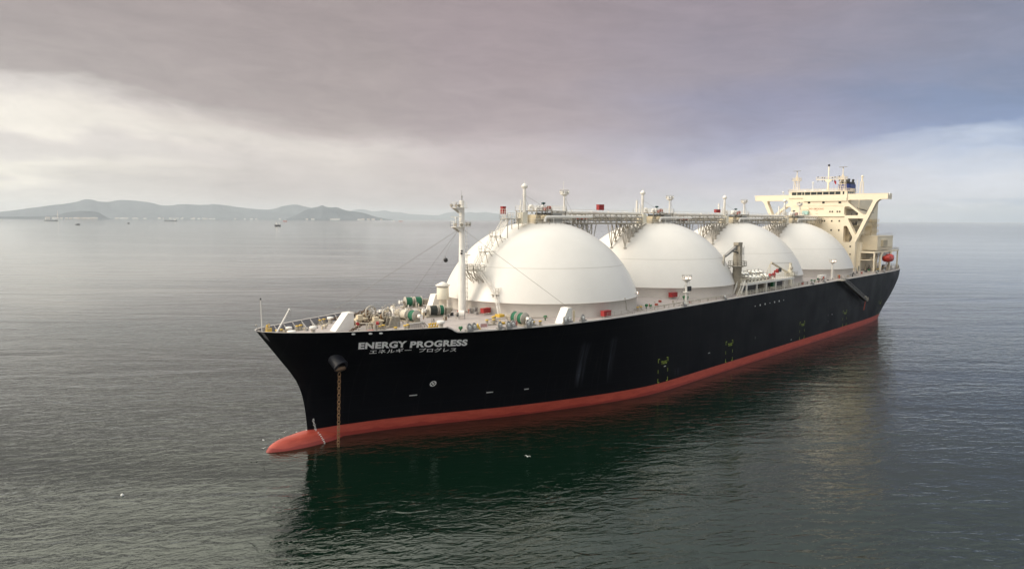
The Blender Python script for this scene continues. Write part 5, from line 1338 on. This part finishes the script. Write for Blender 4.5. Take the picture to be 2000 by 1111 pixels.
# ================================================================= BIRDS AND FLOATS
def gull_mesh(c, d, span, wings, material, name='gull'):
    c = Vector(c); d = Vector(d).normalized(); s = Vector((-d.y, d.x, 0)); m = M(); rows = []
    prof = [(-.30, .02, .01), (-.2, .05, 0), (-.05, .085, -.01), (.1, .08, 0), (.19, .045, .05), (.25, .055, .07), (.3, .04, .07), (.36, .008, .055)]
    n = 8
    for t, r, z in prof: rows.append([c + d*t*span + s*math.cos(2*PI*k/n)*r*span + Vector((0, 0, (z + math.sin(2*PI*k/n)*r)*span)) for k in range(n)])
    vs = [v for r in rows for v in r]; m.add(vs, [(i*n+k, i*n+(k+1) % n, (i+1)*n+(k+1) % n, (i+1)*n+k) for i in range(len(prof)-1) for k in range(n)], True)
    for sg in (-1, 1):
        if wings:
            a = [c+d*.12*span, c-d*.1*span]; b = [c+d*.2*span+s*sg*.42*span+Vector((0, 0, .22*span)), c+d*.0*span+s*sg*.42*span+Vector((0, 0, .2*span))]; e = c-d*.08*span+s*sg*.85*span+Vector((0, 0, .1*span))
        else:
            a = [c+d*.12*span+Vector((0, 0, .06*span)), c-d*.05*span+Vector((0, 0, .06*span))]; b = [c+d*.05*span+s*sg*.11*span, c-d*.2*span+s*sg*.1*span]; e = c-d*.42*span+s*sg*.03*span
        m.add([a[0], b[0], b[1], a[1], e], [(0, 1, 2, 3), (1, 4, 2)])
    return m.build(name, material)
G = 'gulls around the bulbous bow'
for c, d, w, mt, lab in [
    ((-67.9, -1.2, 2.5), (-1, .3, 0), True, 'mark_white', 'white gull hovering above the tip of the red bulb'),
    ((-68.1, -1.5, 1.3), (-.5, -1, 0), True, 'mark_white', 'white gull skimming low beside the tip of the red bulb'),
    ((-64.75, -.3, 1.85), (-.6, -1, 0), False, 'mark_white', 'white gull standing halfway along the red bulb'),
    ((-63.55, .2, 2.55), (-.6, -1, 0), True, 'mark_white', 'white gull lifting off from the middle of the red bulb'),
    ((-61.4, .1, 2.15), (.6, -1, 0), False, 'mark_white', 'white gull standing on the red bulb nearer the stem'),
    ((-59.9, -.5, 2.3), (.4, -1, 0), False, 'mark_white', 'white gull standing where the red bulb meets the stem'),
    ((-70.4, -2.0, .25), (1, -.4, 0), False, 'dark_steel', 'dark bird floating on the water ahead of the bulb'),
    ((-69.9, -2.7, .2), (-1, -.6, 0), False, 'dark_steel', 'second dark bird floating ahead of the bulb, nearer the camera'),
    ((-41.5, -34.0, 1.2), (1, .3, 0), True, 'mark_white', 'white gull flying over the dark water below the hull side'),
]: tag(gull_mesh(c, d, .55 if c[1] > -20 else .7, w, mt), lab, 'gull', G)
m = M(); m.ball((-89.1, -2.7, .08), .2, 14, 10); m.cyl((-89.1, -2.7, .2), (-89.1, -2.7, .36), .05, n=8)
tag(m.build('float_buoy', 'mark_white'), 'small white float drifting alone on the open water left of the bow', 'float')

# ================================================================= THE FAR SHORE, BOATS
CAM = Vector((-119.66, -104.51, 37.58)); YAW = 0.8128; FAR = 2.0
def bearing(deg, dist, z=0.0):
    """point at a compass offset from the view axis, measured from the drone"""
    a = YAW + math.radians(deg); return Vector((CAM.x + dist*math.sin(a), CAM.y + dist*math.cos(a), z))
def hill_material(name, c1, c2):
    m = bpy.data.materials.new(name); m.use_nodes = True; nt = m.node_tree; N = nt.nodes; L = nt.links; b = N['Principled BSDF']
    geo = N.new('ShaderNodeNewGeometry'); nz = N.new('ShaderNodeTexNoise'); nz.inputs['Scale'].default_value = .002; nz.inputs['Detail'].default_value = 8; nz.inputs['Roughness'].default_value = .7
    L.new(geo.outputs['Position'], nz.inputs['Vector']); cr = N.new('ShaderNodeValToRGB'); e = cr.color_ramp.elements
    e[0].position = .35; e[0].color = (*c1, 1); e[1].position = .65; e[1].color = (*c2, 1)
    L.new(nz.outputs['Fac'], cr.inputs[0]); L.new(cr.outputs[0], b.inputs['Base Color']); b.inputs['Roughness'].default_value = .9; b.inputs['Specular IOR Level'].default_value = .1
    MATS[name] = m
hill_material('hill_haze_blue', (.062, .078, .10), (.12, .135, .155))  # blue of the distant haze mixed into the slope colours
HILLS = {
 'near_hills': (11000, [(-38.82, 30), (-36.19, 25), (-34.52, 32), (-33.36, 39), (-32.77, 60), (-32.48, 80), (-31.88, 101), (-31.42, 109), (-30.8, 102), (-30.49, 89), (-30.18, 54), (-29.87, 13), (-29.5, 0)], 1200),
 'coastal_range': (15000, [(-46, 60), (-42, 80), (-40.32, 95), (-38.31, 95), (-36.19, 110), (-35.08, 150), (-33.65, 215), (-31.88, 292), (-31.02, 351), (-30.34, 311), (-29.87, 308), (-29.07, 348), (-28.1, 337), (-27.12, 301), (-26.45, 258), (-26.01, 254), (-25.12, 286), (-24.22, 278), (-23.31, 270), (-23.13, 296), (-22.85, 291), (-21.92, 263), (-20.97, 229), (-20.02, 204), (-19.24, 195), (-18.56, 222), (-18.07, 269), (-17.58, 291), (-17.08, 302), (-16.54, 271), (-16.0, 241), (-14.75, 157), (-13.57, 30), (-13.2, 0)], 3000),
 'peaked_hills': (13200, [(-18.2, 0), (-17.84, 18), (-17.08, 90), (-16.39, 174), (-15.85, 217), (-15.36, 240), (-15.11, 264), (-14.87, 240), (-14.44, 227), (-14.09, 232), (-13.59, 195), (-13.18, 168), (-12.3, 144), (-11.86, 125), (-11.21, 74), (-10.65, 45), (-9.75, 8), (-9.4, 0)], 2200),
 'far_range': (22000, [(-14.6, 0), (-13.97, 75), (-12.78, 279), (-12.18, 317), (-11.74, 296), (-11.21, 249), (-10.28, 282), (-9.75, 235), (-9.02, 227), (-8.28, 172), (-7.17, 156), (-6.06, 141), (-5.31, 221), (-4.35, 246), (-3.89, 222), (-3.35, 250), (-3.1, 225), (-2.64, 230), (-2.18, 250), (-1.72, 225), (-1.05, 190), (.42, 130), (2.51, 80), (4.18, 29), (5, 0)], 3500),
}
def hills():
    rnd = np.random.RandomState(5)
    for name, (dist, prof, deep) in HILLS.items():
        k_ = {'coastal_range': 2.6, 'near_hills': 2.2, 'far_range': 2.7}.get(name, FAR); dist *= k_; deep *= k_; prof = [(a, b*k_) for a, b in prof]
        f = pchip([p[0] for p in prof], [p[1] for p in prof]); a0, a1 = prof[0][0], prof[-1][0]; n = max(30, int((a1-a0)/.12)); m = M()
        angs = np.linspace(a0, a1, n); rows = [(-.55, .0), (-.5, .05), (-.38, .2), (-.26, .42), (-.14, .68), (-.05, .92), (0, 1), (.12, .8), (.3, .4), (.5, 0)]
        ph = rnd.rand(6)*6
        vs = []
        for a in angs:
            h = float(f(a)); spur = .5+.5*math.sin(a*3.1+ph[0])*math.sin(a*7.3+ph[1])
            for j, (o, k) in enumerate(rows):
                kk = k if k in (0, 1) else min(.97, k*(.9+.16*math.sin(a*1.7+o*9+ph[0])))
                w = (h*kk + math.sin(a*2.3+j*1.9+ph[2])*h*.06*(0 < k < 1))
                p = bearing(a, dist + o*deep + math.sin(a*5.1+j*1.7+ph[4])*deep*.02); vs.append((p.x, p.y, max(w, 0) - (2 if k == 0 else 0)))
        q = len(rows)
        m.add(vs, [(i*q+j, (i+1)*q+j, (i+1)*q+j+1, i*q+j+1) for i in range(n-1) for j in range(q-1)], True)
        o = m.build(name, 'hill_haze_blue'); o['kind'] = 'structure'
hills()
mat('house_wall', (.86, .84, .80), .7); mat('house_roof', (.55, .47, .42), .8); mat('warm_wall', (.74, .66, .60), .7)
def town():
    rnd = random.Random(11)
    def house(pos, w, h, d, wall, ang):
        m = M(); ax = Vector((math.cos(ang), math.sin(ang), 0)); ay = Vector((-ax.y, ax.x, 0)); Z = Vector((0, 0, 1)); p = Vector(pos)
        m.obox(p+Z*h/2, (ax, ay, Z), (w/2, d/2, h/2))
        o = m.build('shore_building', wall, None, origin=pos)
        m = M(); q = p+Z*h
        m.add([q-ax*w/2-ay*d/2, q+ax*w/2-ay*d/2, q+ax*w/2+ay*d/2, q-ax*w/2+ay*d/2, q-ax*w/2+Z*d*.3, q+ax*w/2+Z*d*.3], [(0, 1, 5, 4), (2, 3, 4, 5), (0, 4, 3), (1, 2, 5)])
        m.build('roof', 'house_roof', o)
        return o
    protos = []
    face = -YAW+.4
    for i in range(78):
        band = rnd.random()
        if band < .25: a = rnd.uniform(-33.5, -30.5)
        elif band < .75: a = rnd.uniform(-29.6, -23)
        else: a = rnd.uniform(-23, -10.5)
        dist = 10250 if a < -30.2 else (13200 if a < -16.5 else 11900)
        dist = dist*(2.15 if a < -30.2 else 2.42 if a < -16.5 else 1.95) + rnd.uniform(0, 500); up = max(0, rnd.gauss(0, 14)) if -28 < a < -24 else rnd.uniform(0, 6)
        pos = bearing(a, dist, 1+up)
        if len(protos) < 6: o = house(pos, rnd.uniform(45, 130), rnd.uniform(24, 46), rnd.uniform(30, 50), ('house_wall', 'house_wall', 'warm_wall')[i % 3], face); protos.append(o)
        else: o = dup(protos[i % 6], pos)
        tag(o, 'tiny pale building of the hazy town along the far shore', 'building', 'buildings of the far shore town')
    p = bearing(-32.89, 23500, 60); m = M(); m.cyl(p, p+Vector((0, 0, 170)), 9, 5, n=14); m.cyl(p+Vector((0, 0, 30)), p+Vector((0, 0, 80)), 17, 17, n=14)
    tag(m.build('chimney_tower', 'warm_wall'), 'tall pale tower standing above the far shore town', 'tower')
town()

def boat_hull(m, c, d, L, W, h, mi=0, bow=.35):
    c = Vector(c); d = Vector(d).normalized(); s = Vector((-d.y, d.x, 0)); vs = []
    st = [(-.5, .8, 1.0), (-.45, .95, 1.0), (0, 1, .9), (.5-bow, .95, .95), (.5-bow*.4, .6, 1.1), (.5, .03, 1.3)]
    for t, w, hh in st:
        for sy in (-1, 1): vs += [c+d*t*L+s*sy*w*W/2*.75+Vector((0, 0, -1)), c+d*t*L+s*sy*w*W/2+Vector((0, 0, h*hh))]
    fs = []
    for i in range(len(st)-1):
        a = i*4; b = a+4; fs += [(a, b, b+1, a+1), (a+2, a+3, b+3, b+2), (a+1, b+1, b+3, a+3)]
    fs += [(0, 1, 3, 2)]
    m.add(vs, fs, False, mi)
mat('boat_dark', (.03, .03, .035), .5); mat('boat_white', (.75, .74, .72), .5); mat('boat_red', (.45, .07, .05), .5); mat('ship_grey', (.14, .15, .17), .6)
def far_boats():
    right = Vector((math.cos(YAW), -math.sin(YAW), 0)); Z = Vector((0, 0, 1)); fwd = Vector((math.sin(YAW), math.cos(YAW), 0))
    def ob(m, c, f, x, w, z0, z1, d): m.obox(c+right*x+Z*(z0+z1)/2, (right, fwd, Z), (w/2, d/2, (z1-z0)/2))
    # trawler: dark hull, white wheelhouse and masts
    c = bearing(-18.49, 3800); m = M(); boat_hull(m, c, right*-1+fwd*.2, 32, 9, 6.5); t = m.build('fishing_trawler', 'boat_dark', origin=c)
    tag(t, 'dark hulled fishing trawler with white superstructure out on the bay', 'boat')
    m = M(); ob(m, c, 0, -4, 9, 6, 14, 6); ob(m, c, 0, -5, 6, 14, 17.5, 5); ob(m, c, 0, 12, 4, 6, 11, 5); m.build('wheelhouse', 'boat_white', t)
    m = M(); m.beam(c+right*6+Z*6, c+right*6+Z*22, .9, .9); m.beam(c+right*-6+Z*17, c+right*-6+Z*25, .7, .7); m.beam(c+right*6+Z*21, c+right*14+Z*14, .6, .6); m.build('trawler_mast', 'boat_white', t)
    for deg, dist, L, lab in ((-31.74, 4500, 24, 'small dark barge lying below the near headland'), (-28.66, 5500, 17, 'small dark launch midway between the two anchored cargo ships')):
        c = bearing(deg, dist); m = M(); boat_hull(m, c, right+fwd*.1, L, 7, 3.2); b = m.build('small_boat', 'boat_dark', origin=c); tag(b, lab, 'boat')
        m = M(); ob(m, c, 0, L*.08, L*.45, 3, 6.2, 5); m.build('cabin', 'ship_grey', b)
    for deg, dist, L, lab, hc, sx in ((-33.27, 9800, 155, 'low grey cargo ship anchored off the headland', 'ship_grey', -1), (-25.94, 9800, 160, 'low grey cargo ship anchored off the middle of the town', 'ship_grey', 1)):
        c = bearing(deg, dist); m = M(); boat_hull(m, c, right*-sx, L, 24, 9); b = m.build('cargo_ship', hc, origin=c); tag(b, lab, 'ship', None)
        m = M(); ob(m, c, 0, sx*L*.38, L*.12, 8, 25, 18); ob(m, c, 0, sx*L*.43, L*.04, 25, 32, 8); m.build('deckhouse', 'boat_white', b)
        m = M()
        for u in (-.3, -.05, .2): m.beam(c+right*L*u*sx+Z*8, c+right*L*u*sx+Z*18, 1.5, 1.5)
        m.build('cargo_mast', hc, b)
    for deg, dist, L, lab, hc in ((-17.92, 9800, 52, 'red hulled coaster with white deckhouse right of the trawler', 'boat_red'), (-9.02, 11500, 60, 'red hulled vessel lying off the end of the peaked hills', 'boat_red'), (-9.6, 11300, 46, 'white vessel lying just left of a red one off the hills', 'boat_white')):
        c = bearing(deg, dist); m = M(); boat_hull(m, c, right*-1, L, 14, 9); b = m.build('coaster', hc, origin=c); tag(b, lab, 'ship')
        m = M(); ob(m, c, 0, L*.1, L*.35, 9, 20, 10); ob(m, c, 0, L*.12, L*.12, 20, 27, 6); m.build('deckhouse', 'boat_white', b)
far_boats()

# ================================================================= SEA, AIR, SKY, LIGHT, CAMERA
def sea():
    R = 60000.0; m = M()
    m.add([(-R, -R, 0), (R, -R, 0), (R, R, 0), (-R, R, 0)], [(0, 1, 2, 3)])
    mm = bpy.data.materials.new('sea_water'); mm.use_nodes = True; nt = mm.node_tree; N = nt.nodes; L = nt.links; b = N['Principled BSDF']
    b.inputs['IOR'].default_value = 1.52; b.inputs['Roughness'].default_value = .03; b.inputs['Specular IOR Level'].default_value = .5
    b.inputs['Base Color'].default_value = (.0018, .0090, .0049, 1)
    b.inputs['Specular Tint'].default_value = (.90, 1.0, .90, 1)
    geo = N.new('ShaderNodeNewGeometry')
    def noise(ang, sx, sy, detail, rough, dist=0.0, off=0.0):
        rm = N.new('ShaderNodeMapping'); rm.inputs['Rotation'].default_value = (0, 0, ang); L.new(geo.outputs['Position'], rm.inputs['Vector'])
        mp = N.new('ShaderNodeMapping'); mp.inputs['Scale'].default_value = (sx, sy, 1); mp.inputs['Location'].default_value = (off, off*1.7, 0)
        L.new(rm.outputs[0], mp.inputs['Vector'])
        n = N.new('ShaderNodeTexNoise'); n.noise_dimensions = '2D'; n.inputs['Scale'].default_value = 1; n.inputs['Detail'].default_value = detail; n.inputs['Roughness'].default_value = rough; n.inputs['Distortion'].default_value = dist
        L.new(mp.outputs[0], n.inputs['Vector']); return n.outputs['Fac']
    def ma(op, a, bb, c=None):
        n = N.new('ShaderNodeMath'); n.operation = op
        for i, v in enumerate((a, bb, c)):
            if v is None: continue
            if isinstance(v, (int, float)): n.inputs[i].default_value = v
            else: L.new(v, n.inputs[i])
        return n.outputs[0]
    # crests lie roughly across the view; a second train crosses them
    w0 = noise(YAW-.08, 1/16, 1/6.5, 3, .5, .3)
    w1 = noise(YAW-.16, 1/3.8, 1/1.6, 3, .5, .6, 3)
    w2 = noise(YAW-.40, 1/1.7, 1/.8, 3, .5, .5, 9)
    w3 = noise(YAW+.3, 1/.6, 1/.32, 2, .5, .3, 5)
    h = ma('MULTIPLY_ADD', w0, SEA_AMP[0], ma('MULTIPLY_ADD', w1, SEA_AMP[1], ma('MULTIPLY_ADD', w2, SEA_AMP[2], ma('MULTIPLY', w3, SEA_AMP[3]))))
    wl = noise(YAW-.05, 1/46, 1/15, 3, .55, .5, 7)
    # wind lanes and slicks change the wave height in long streaks
    sl = noise(YAW+.05, 1/420, 1/60, 4, .55, .6, 2)
    mr = N.new('ShaderNodeMapRange'); mr.inputs[1].default_value = .34; mr.inputs[2].default_value = .56; mr.inputs[3].default_value = .45; mr.inputs[4].default_value = 1.1
    L.new(sl, mr.inputs[0])
    bp = N.new('ShaderNodeBump'); bp.inputs['Distance'].default_value = 1.0
    fa = N.new('ShaderNodeMapRange'); fa.inputs[1].default_value = 60; fa.inputs[2].default_value = 430; fa.inputs[3].default_value = 1.15; fa.inputs[4].default_value = .22; fa.interpolation_type = 'SMOOTHSTEP'
    sx_ = N.new('ShaderNodeSeparateXYZ'); L.new(geo.outputs['Position'], sx_.inputs[0])
    fx = N.new('ShaderNodeMapRange'); fx.interpolation_type = 'SMOOTHSTEP'; fx.inputs[1].default_value = 60; fx.inputs[2].default_value = 420; fx.inputs[3].default_value = 1.0; fx.inputs[4].default_value = 3.0
    L.new(sx_.outputs[0], fx.inputs[0])      # more breeze abaft the ship
    amp = ma('MULTIPLY', ma('MULTIPLY', mr.outputs[0], fa.outputs[0]), fx.outputs[0])
    h = ma('MULTIPLY_ADD', wl, .26, ma('MULTIPLY', h, amp)); bp.inputs['Strength'].default_value = 1.0
    # far from the ship the ripples are finer than anything modelled: they become surface roughness
    ln = N.new('ShaderNodeVectorMath'); ln.operation = 'LENGTH'; L.new(geo.outputs['Position'], ln.inputs[0]); L.new(ln.outputs['Value'], fa.inputs[0])
    rg = N.new('ShaderNodeMapRange'); rg.inputs[1].default_value = 150; rg.inputs[2].default_value = 5000; rg.inputs[3].default_value = .03; rg.inputs[4].default_value = .05
    L.new(ln.outputs['Value'], rg.inputs[0])
    r2 = N.new('ShaderNodeMapRange'); r2.interpolation_type = 'SMOOTHSTEP'; r2.inputs[1].default_value = 300; r2.inputs[2].default_value = 2600; r2.inputs[3].default_value = 0; r2.inputs[4].default_value = .06
    L.new(sx_.outputs[0], r2.inputs[0]); sy2 = N.new('ShaderNodeMapRange'); sy2.inputs[1].default_value = 2.2; sy2.inputs[2].default_value = .9
    L.new(ma('DIVIDE', sx_.outputs[1], ma('MAXIMUM', sx_.outputs[0], 1.0)), sy2.inputs[0])
    L.new(ma('MULTIPLY_ADD', r2.outputs[0], sy2.outputs[0], rg.outputs[0]), b.inputs['Roughness'])
    L.new(h, bp.inputs['Height']); L.new(bp.outputs[0], b.inputs['Normal'])
    MATS['sea_water'] = mm
    o = m.build('sea', 'sea_water', origin=(0, 0, 0)); o['kind'] = 'structure'
SEA_AMP = (.13, .125, .055, .014)
sea()

def haze():
    m = M(); R = 61000; m.box(-R, R, -R, R, -1.2, 1010)
    mm = bpy.data.materials.new('haze_air'); mm.use_nodes = True; nt = mm.node_tree; nt.nodes.remove(nt.nodes['Principled BSDF'])
    v = nt.nodes.new('ShaderNodeVolumePrincipled'); v.inputs['Color'].default_value = (.88, .94, 1.0, 1); v.inputs['Density'].default_value = HAZE; v.inputs['Anisotropy'].default_value = .0
    nt.links.new(v.outputs[0], nt.nodes['Material Output'].inputs['Volume']); MATS['haze_air'] = mm
    o = m.build('haze', 'haze_air', origin=(0, 0, 0)); o['kind'] = 'stuff'
HAZE = 1.9e-5
haze()

SUN_AZ = Vector((-.86, .51, 0)).normalized(); SUN_EL = math.radians(24)
def sun():
    l = bpy.data.lights.new('sun', 'SUN'); l.energy = 1.5; l.angle = math.radians(22); l.color = (1.0, .87, .70)
    o = bpy.data.objects.new('sun', l); COL.objects.link(o)
    d = Vector((SUN_AZ.x*math.cos(SUN_EL), SUN_AZ.y*math.cos(SUN_EL), math.sin(SUN_EL)))
    o.rotation_euler = (-d).to_track_quat('-Z', 'Y').to_euler(); o.location = (-300, 200, 300)
sun()

def srgb(*c): return tuple(((v/255)/12.92 if v/255 <= .04045 else ((v/255+.055)/1.055)**2.4) for v in c)
def sky():
    w = bpy.data.worlds.new('World'); scene.world = w; w.use_nodes = True; nt = w.node_tree; N = nt.nodes; L = nt.links; bg = N['Background']
    tc = N.new('ShaderNodeTexCoord'); nrm = N.new('ShaderNodeVectorMath'); nrm.operation = 'NORMALIZE'; L.new(tc.outputs['Generated'], nrm.inputs[0])
    def dot(v):
        n = N.new('ShaderNodeVectorMath'); n.operation = 'DOT_PRODUCT'; L.new(nrm.outputs[0], n.inputs[0]); n.inputs[1].default_value = v; return n.outputs['Value']
    def ma(op, a, b=None, c=None, clamp=False):
        n = N.new('ShaderNodeMath'); n.operation = op; n.use_clamp = clamp
        for i, v in enumerate((a, b, c)):
            if v is None: continue
            if isinstance(v, (int, float)): n.inputs[i].default_value = v
            else: L.new(v, n.inputs[i])
        return n.outputs[0]
    h = dot((math.cos(YAW), -math.sin(YAW), 0)); f = dot((math.sin(YAW), math.cos(YAW), 0)); e = dot((0, 0, 1))
    # stretched cloud noise in (bearing, elevation)
    def cloud(sh, se, detail, off, rough=.6, dist=.4, tilt=0.0):
        cmb = N.new('ShaderNodeCombineXYZ'); L.new(ma('MULTIPLY', h, sh), cmb.inputs[0]); L.new(ma('MULTIPLY_ADD', h, tilt*se, ma('MULTIPLY', e, se)), cmb.inputs[1]); L.new(ma('MULTIPLY_ADD', f, sh*.8, off), cmb.inputs[2])
        n = N.new('ShaderNodeTexNoise'); n.inputs['Scale'].default_value = 1; n.inputs['Detail'].default_value = detail; n.inputs['Roughness'].default_value = rough; n.inputs['Distortion'].default_value = dist
        L.new(cmb.outputs[0], n.inputs['Vector']); return n.outputs['Fac']
    c1 = cloud(3.2, 11, 5, 3.0, tilt=.08); c2 = cloud(6.5, 25, 6, 8.0, .62, .5, .05); c3 = cloud(1.6, 7, 4, 21.0, tilt=.12)
    c4 = cloud(15.0, 50, 7, 33.0, .66, .8, .04)
    ew = ma('ADD', e, ma('ADD', ma('MULTIPLY', ma('SUBTRACT', c1, .5), .12), ma('MULTIPLY', ma('SUBTRACT', c2, .5), .05)))
    def ramp(stops):
        cr = N.new('ShaderNodeValToRGB'); el = cr.color_ramp.elements; cr.color_ramp.interpolation = 'EASE' if False else 'LINEAR'
        mr = ma('MULTIPLY', ew, 1/.6, clamp=True)
        while len(el) < len(stops): el.new(.5)
        for q, (p, c) in zip(el, stops): q.position = min(1, p/.6); q.color = (*srgb(*c), 1)
        L.new(mr, cr.inputs[0]); return cr.outputs[0]
    UP = (205, 200, 200)
    cols = [(-.62, ramp(SKY[0])), (-.25, ramp(SKY[1])), (-.02, ramp(SKY[2])), (.33, ramp(SKY[3])), (.58, ramp(SKY[4]))]
    hw = ma('ADD', h, ma('MULTIPLY', ma('SUBTRACT', c3, .5), .22))
    cur = cols[0][1]
    for (a, _), (b, cb) in zip(cols[:-1], cols[1:]):
        mr = N.new('ShaderNodeMapRange'); mr.interpolation_type = 'SMOOTHSTEP'; mr.inputs[1].default_value = a; mr.inputs[2].default_value = b; L.new(hw, mr.inputs[0])
        mx = N.new('ShaderNodeMix'); mx.data_type = 'RGBA'; L.new(mr.outputs[0], mx.inputs[0]); L.new(cur, mx.inputs[6]); L.new(cb, mx.inputs[7]); cur = mx.outputs[2]
    # soft light and dark streaks inside the deck of cloud
    br = ma('ADD', .66*SKYK, ma('ADD', ma('MULTIPLY', c2, .36*SKYK), ma('MULTIPLY', c4, .36*SKYK)))
    cb = N.new('ShaderNodeCombineColor')
    for i in range(3): L.new(br, cb.inputs[i])
    mx = N.new('ShaderNodeMix'); mx.data_type = 'RGBA'; mx.blend_type = 'MULTIPLY'; mx.inputs[0].default_value = 1; L.new(cur, mx.inputs[6]); L.new(cb.outputs[0], mx.inputs[7]); cur = mx.outputs[2]
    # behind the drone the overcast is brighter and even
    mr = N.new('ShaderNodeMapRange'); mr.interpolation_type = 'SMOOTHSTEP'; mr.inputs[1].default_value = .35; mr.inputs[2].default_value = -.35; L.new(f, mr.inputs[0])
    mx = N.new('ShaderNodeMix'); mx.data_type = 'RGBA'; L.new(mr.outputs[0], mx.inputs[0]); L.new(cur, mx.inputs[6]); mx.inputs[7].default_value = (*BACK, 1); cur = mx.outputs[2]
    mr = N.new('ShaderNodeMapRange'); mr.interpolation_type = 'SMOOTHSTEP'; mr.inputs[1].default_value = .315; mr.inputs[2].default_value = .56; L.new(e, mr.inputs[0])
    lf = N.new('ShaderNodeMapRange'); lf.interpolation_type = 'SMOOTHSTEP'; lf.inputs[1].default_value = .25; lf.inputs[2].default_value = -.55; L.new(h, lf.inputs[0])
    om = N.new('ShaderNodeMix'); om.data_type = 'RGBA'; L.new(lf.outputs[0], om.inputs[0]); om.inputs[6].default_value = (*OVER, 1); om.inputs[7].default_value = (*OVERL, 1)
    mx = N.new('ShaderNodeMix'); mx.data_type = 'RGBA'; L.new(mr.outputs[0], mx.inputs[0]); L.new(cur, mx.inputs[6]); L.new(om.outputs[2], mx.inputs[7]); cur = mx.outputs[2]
    # the daylight sky itself, glimpsed through the overcast
    st = N.new('ShaderNodeTexSky'); st.sky_type = 'NISHITA'; st.sun_disc = False; st.sun_elevation = SUN_EL; st.sun_rotation = math.atan2(SUN_AZ.x, SUN_AZ.y)
    sc = N.new('ShaderNodeVectorMath'); sc.operation = 'SCALE'; sc.inputs['Scale'].default_value = .1; L.new(st.outputs[0], sc.inputs[0])
    mx = N.new('ShaderNodeMix'); mx.data_type = 'RGBA'; mx.inputs[0].default_value = .07; L.new(cur, mx.inputs[6]); L.new(sc.outputs[0], mx.inputs[7]); cur = mx.outputs[2]
    L.new(cur, bg.inputs['Color']); bg.inputs['Strength'].default_value = 1.0
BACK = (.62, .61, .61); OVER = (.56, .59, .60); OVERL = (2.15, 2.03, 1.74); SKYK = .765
#        elevation (sine) -> colour
SKY = [
 [(0, (240, 234, 226)), (.02, (236, 230, 222)), (.036, (228, 222, 215)), (.052, (250, 243, 230)), (.066, (222, 215, 209)), (.082, (218, 210, 204)), (.098, (242, 234, 222)), (.125, (240, 232, 220)), (.145, (216, 208, 201)), (.165, (174, 163, 158)), (.25, (162, 150, 146)), (.315, (164, 152, 147)), (.355, (236, 227, 214)), (.40, (255, 248, 236)), (.6, (255, 250, 240))],
 [(0, (204, 194, 190)), (.03, (194, 184, 181)), (.055, (202, 192, 188)), (.085, (214, 204, 197)), (.105, (214, 204, 197)), (.125, (188, 175, 171)), (.15, (166, 152, 149)), (.28, (156, 142, 140)), (.315, (158, 145, 142)), (.37, (228, 219, 206)), (.44, (240, 232, 220)), (.6, (236, 232, 226))],
 [(0, (196, 182, 184)), (.03, (184, 169, 171)), (.06, (194, 180, 180)), (.10, (190, 176, 178)), (.135, (170, 154, 156)), (.20, (158, 142, 144)), (.30, (154, 138, 140)), (.42, (165, 157, 157)), (.6, (205, 200, 198))],
 [(0, (182, 186, 200)), (.035, (196, 192, 204)), (.07, (180, 178, 197)), (.10, (152, 152, 180)), (.13, (136, 134, 160)), (.19, (144, 134, 146)), (.30, (144, 131, 139)), (.42, (152, 149, 153)), (.6, (195, 195, 195))],
 [(0, (136, 160, 192)), (.012, (160, 176, 202)), (.025, (200, 206, 220)), (.055, (206, 210, 222)), (.085, (172, 184, 208)), (.105, (114, 132, 172)), (.14, (110, 126, 162)), (.19, (124, 128, 152)), (.30, (132, 129, 143)), (.42, (146, 148, 156)), (.6, (190, 192, 194))],
]
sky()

cd = bpy.data.cameras.new('camera'); cam = bpy.data.objects.new('camera', cd); COL.objects.link(cam); scene.camera = cam
cd.sensor_width = 36; cd.lens = 1366.9/2000*36; cd.clip_start = .5; cd.clip_end = 250000
PITCH = 0.0921; ROLL = 0.0045
fwd = Vector((math.sin(YAW)*math.cos(PITCH), math.cos(YAW)*math.cos(PITCH), -math.sin(PITCH))); rt = Vector((math.cos(YAW), -math.sin(YAW), 0)); up = rt.cross(fwd)
r2 = rt*math.cos(ROLL) + up*math.sin(ROLL); u2 = -rt*math.sin(ROLL) + up*math.cos(ROLL)
cam.matrix_world = Matrix(((r2.x, u2.x, -fwd.x, CAM.x), (r2.y, u2.y, -fwd.y, CAM.y), (r2.z, u2.z, -fwd.z, CAM.z), (0, 0, 0, 1)))
vs = scene.view_settings; vs.view_transform = 'Standard'; vs.look = 'None'; vs.exposure = 0.5; vs.gamma = 1.0; vs.use_curve_mapping = False
scene.render.film_transparent = False
scene.cycles.max_bounces = 6; scene.cycles.volume_bounces = 4
